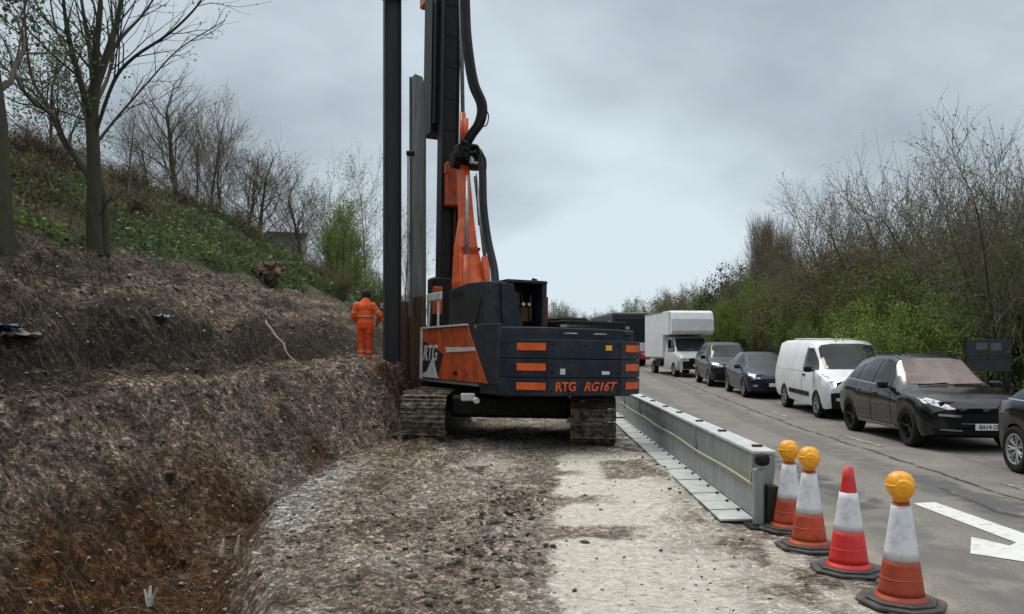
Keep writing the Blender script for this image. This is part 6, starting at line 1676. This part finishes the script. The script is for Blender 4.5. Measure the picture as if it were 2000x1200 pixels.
# ---- bushes
def shrub_mesh(seed, leafm, n, size, rx, rz_, stems=60, stick=.35, stem_m='twig'):
    rs = np.random.default_rng(seed); t = empty('shrub', (0, 0, 0))
    tb = Tubes(); tips = []
    for s in range(stems):
        a = rs.random() * 6.28; q = math.sqrt(rs.random()); e = np.array([math.cos(a) * q * rx, math.sin(a) * q * rx, rz_ * math.sqrt(max(.05, 1 - q * q * .8)) * (.75 + .5 * rs.random())])
        p0 = np.array([e[0] * .35, e[1] * .35, -.2]); m1 = p0 + (e - p0) * .45 + np.array([0, 0, .12 * rz_]) + rs.normal(size=3) * .06 * rx
        pts = [p0, (p0 + m1) / 2 + rs.normal(size=3) * .04, m1, (m1 + e) / 2 + rs.normal(size=3) * .05, e]; tb.add(pts, np.linspace(.018, .004, 5) * (.7 + .6 * rs.random()), 4)
        for k in range(9):
            u = .35 + .65 * rs.random(); i = min(int(u * 4), 3); b = pts[i] + (pts[i + 1] - pts[i]) * (u * 4 - i); d = rs.normal(size=3) + np.array([0, 0, .7]); d /= np.linalg.norm(d)
            ln = stick * (.5 + rs.random()) * rx * .4; w_ = [b, b + d * ln * .5, b + d * ln + rs.normal(size=3) * .03]; tb.add(w_, np.array([.006, .004, .002]), 3); tips.extend(w_)
    v, f = tb.arrays(); np_mesh('stems', v, f, M[stem_m], t)
    tips = np.array(tips); cl = tips[rs.integers(0, len(tips), n)]; P = cl + rs.normal(size=(n, 3)) * .055 * rx
    v, f = leaf_quads(P, size, rs, 1.4); np_mesh('leaves', v, f, M[leafm], t); return t
SH = dict(green=shrub_mesh(81, 'leaf_hedge', 14000, .040, 1.6, 2.6), green2=shrub_mesh(84, 'leaf_green', 12000, .038, 1.5, 2.2), olive=shrub_mesh(82, 'leaf_olive', 11000, .038, 1.7, 2.5, 90), dark=shrub_mesh(83, 'leaf_dark', 13000, .055, 1.6, 2.4),
          brown=shrub_mesh(85, 'leaf_olive', 1200, .06, 1.6, 2.2, 110, .5, 'bramble'))
su = set()
def bush(kind, px, ytop, d, wpx, rz, lab, grp=None, zoff=0):
    t = SH[kind] if kind not in su else copy_tree(SH[kind]); su.add(kind)
    if px > 1820 and d < 26: d += 3.0
    p = W(px, 650, d); zg = gz(p.x, p.y) + zoff; h = W(px, ytop, d).z - zg
    H0 = {'green': 2.95, 'green2': 2.5, 'olive': 2.85, 'dark': 2.75, 'brown': 2.5}[kind]; R0 = 1.9
    tag(t, lab, 'bush'); put(t, p.x, p.y, max(wpx / 2 / F_PX * d / R0, .85 * h / H0), rz, z=zg, sz=h / H0, group=grp); return t
rj = random.Random(12)
hedge = 'bushes massed along the right verge'
gl = 'leafy green bush in the hedge mass along the right verge'
dl = 'dark twiggy bush in the hedge mass along the right verge'
ol = 'olive brown twiggy bush in the hedge mass along the right verge'
for kind, px, yt, d, w in (('green2', 1830, 500, 21.5, 230), ('green2', 1975, 430, 19, 210), ('green', 1740, 520, 24, 210), ('green', 1900, 560, 21, 180), ('green2', 1890, 470, 24, 240), ('green', 1680, 545, 28, 190), ('olive', 1785, 430, 27, 220), ('olive', 1960, 470, 24, 230),
                           ('green', 1620, 560, 32, 170), ('olive', 1700, 455, 31, 210), ('green', 1570, 560, 37, 160), ('olive', 1630, 470, 36, 180), ('olive', 1540, 520, 42, 150), ('green', 1510, 555, 44, 150), ('green', 1470, 545, 50, 130),
                           ('olive', 1590, 500, 44, 170), ('olive', 1500, 500, 54, 120), ('green', 1430, 560, 56, 110), ('olive', 1440, 545, 62, 100), ('green2', 1850, 600, 20.5, 150), ('green2', 1720, 600, 21.5, 150), ('green2', 1945, 560, 19.5, 200), ('green2', 1870, 590, 19, 170), ('green', 1985, 500, 20, 190), ('green2', 1800, 560, 21, 170), ('green2', 1660, 590, 27, 140), ('green', 1420, 590, 50, 120), ('green', 1590, 610, 31, 130)):
    bush(kind, px, yt, d, w, rj.random() * 6, ol if kind == 'olive' else gl, hedge)
for px, yt, d, w in ((1770, 590, 29, 200), (1890, 600, 27, 200), (1560, 600, 48, 150)):
    bush('dark', px, yt, d, w, rj.random() * 6, dl, hedge)
bush('dark', 1430, 524, 70, 56, .4, 'round dark evergreen standing up left of the poplar clump')
far = 'low trees far down the road on the right'
fl = 'low far tree in the row along the road beyond the lorries'
for px, yt, d, w in ((1395, 552, 80, 80), (1350, 555, 95, 80), (1310, 565, 110, 70), (1275, 578, 125, 60), (1240, 590, 140, 60), (1205, 597, 160, 60), (1165, 605, 180, 60), (1125, 602, 190, 60), (1085, 596, 200, 60), (1375, 570, 70, 90), (1330, 580, 85, 80), (1290, 592, 100, 70), (1225, 600, 150, 60)):
    bush('olive' if rj.random() < .6 else 'green', px, yt, d, w, rj.random() * 6, fl, far)
t = copy_tree(SH['dark']); p = W(1207, 650, 150); put(t, p.x, p.y, 1.0, 0, sz=2.8, label='small pointed dark conifer on the far skyline left of the box lorry'); t['group'] = ''
del t['group']
tops = [right_tree(k % 3, px, yt, d, 'thin bare tree on the far skyline right of the rig', k * 1.1, .8) for k, (px, yt, d) in enumerate(((1072, 572, 170), (1092, 582, 175), (1110, 590, 180), (1262, 560, 120), (1330, 540, 100), (1390, 535, 85)))]
for t in tops: t['group'] = 'thin bare trees on the far skyline'
bl = 'brown bramble thicket on the upper part of the embankment'
bg = 'bramble thickets on the embankment'
for px, py, d, h, w in ((30, 330, 20, .9, 220), (90, 345, 21, .9, 220), (240, 380, 26, .8, 200), (300, 400, 30, .7, 160), (120, 310, 22, .8, 200), (340, 430, 30, .8, 150), (400, 440, 32, .8, 150), (450, 470, 34, 1.0, 140), (490, 505, 35, .8, 110), (470, 520, 32, .8, 120),
                        (590, 560, 34, .7, 110), (620, 575, 36, 1.0, 100), (60, 400, 17.5, .7, 180), (260, 440, 22, .7, 150)):
    t = SH['brown'] if 'brown' not in su else copy_tree(SH['brown']); su.add('brown'); q = W(px, py, d); R0 = 1.9
    tag(t, bl, 'bush'); put(t, q.x, q.y, w / 2 / F_PX * d / R0, rj.random() * 6, sz=h / 2.4, group=bg)
for px, py, d, h, w in ((690, 600, 40, 2.4, 120), (640, 590, 44, 2.6, 110), (730, 600, 38, 2.0, 100), (600, 575, 48, 2.4, 110), (800, 610, 44, 2.2, 110), (660, 600, 33, 1.4, 90)):
    t = copy_tree(SH['green' if px % 20 else 'olive']); q = W(px, py, d)
    tag(t, 'green scrub bush at the far end of the embankment left of the piles', 'bush', 'scrub at the far end of the embankment'); put(t, q.x, q.y, w / 2 / F_PX * d / 1.9, px, sz=h / 2.9); t['group'] = 'scrub at the far end of the embankment'

# ---- ground cover nobody could count
def cover(name, n, xr, yr, size, hmax, m, label, thr=None, ypow=1.0, seed=3, elong=1.5):
    rs = np.random.default_rng(seed); x = rs.uniform(*xr, n); y = yr[0] + (yr[1] - yr[0]) * rs.random(n) ** ypow
    if thr is not None:
        k = thr(x, y, rs); x, y = x[k], y[k]
    z = ground_z(x, y) + hmax * rs.random(len(x)) ** 1.6 * (0.4 + 0.9 * np.clip(fbm(x * .9, y * .9, seed + 5, 3) + .5, 0, 1.3))
    v, f = leaf_quads(np.stack([x, y, z], -1), size, rs, elong); return tag(np_mesh(name, v, f, m), label, kind='stuff')
edge = lambda x, y, rs: (x < -9.35 + .9 * fbm(y * .6, x * .3, 15, 3) + rs.normal(size=len(x)) * .15)
cover('ivy', 26000, (-13.0, -8.2), (9, 30), .075, .40, M['leaf_ivy'], 'low dark ivy and bramble leaves covering the slope', lambda x, y, rs: edge(x, y, rs) & (fbm(x * .5, y * .5, 77, 3) > -.25), 1.2, 3)
cover('ivy', 22000, (-16, -8.6), (26, 60), .13, .55, M['leaf_ivy'], 'low dark ivy and scrub covering the far slope', lambda x, y, rs: edge(x, y, rs), 1.2, 4)
cover('weeds', 13000, (-11.5, -8.2), (9, 34), .06, .28, M['leaf_green'], 'fresh green weeds along the top of the dug bank', lambda x, y, rs: edge(x, y, rs) & (fbm(x * .6, y * .45, 99, 3) > .02), 1.2, 6)
cover('scrub_litter', 13000, (-17, -10), (12, 45), .08, .45, M['leaf_olive'], 'brown scrub and dead leaves near the ridge', lambda x, y, rs: fbm(x * .5, y * .5, 78, 3) > -.2, 1.2, 8)
cover('verge_plants', 16000, (9.7, 15), (10, 60), .09, .6, M['leaf_hedge'], 'low verge plants beside the road', None, 1.4, 9)
cover('verge_plants', 9000, (9.7, 13), (10, 40), .05, .4, M['dead_grass'], 'dry grass beside the road', None, 1.4, 10, 4.0)
def stems_stuff(name, n, xr, yr, hh, m, label, seed, thr=None, rad=.006):
    rs = np.random.default_rng(seed); x = rs.uniform(*xr, n); y = rs.uniform(*yr, n)
    if thr is not None: k = thr(x, y, rs); x, y = x[k], y[k]
    tb = Tubes(); z = ground_z(x, y)
    for i in range(len(x)):
        a = rs.random() * 6.28; l = hh * (.5 + rs.random()); d = np.array([math.cos(a), math.sin(a), 0]); b = np.array([x[i], y[i], z[i] - .05])
        tb.add([b, b + d * l * .15 + np.array([0, 0, l * .6]), b + d * l * .45 + np.array([0, 0, l * .85]), b + d * l * .9 + np.array([0, 0, l * .55])], np.linspace(rad, rad * .4, 4), 3)
    v, f = tb.arrays(); return tag(np_mesh(name, v, f, m), label, kind='stuff')
stems_stuff('brambles', 2600, (-15.5, -9.3), (11, 48), .9, M['bramble'], 'arching brown bramble stems all over the slope', 21, edge)
stems_stuff('dry_stalks', 700, (-10.2, -8.6), (9, 34), .5, M['dead_grass'], 'dry stalks along the top of the dug bank', 22, edge, .004)
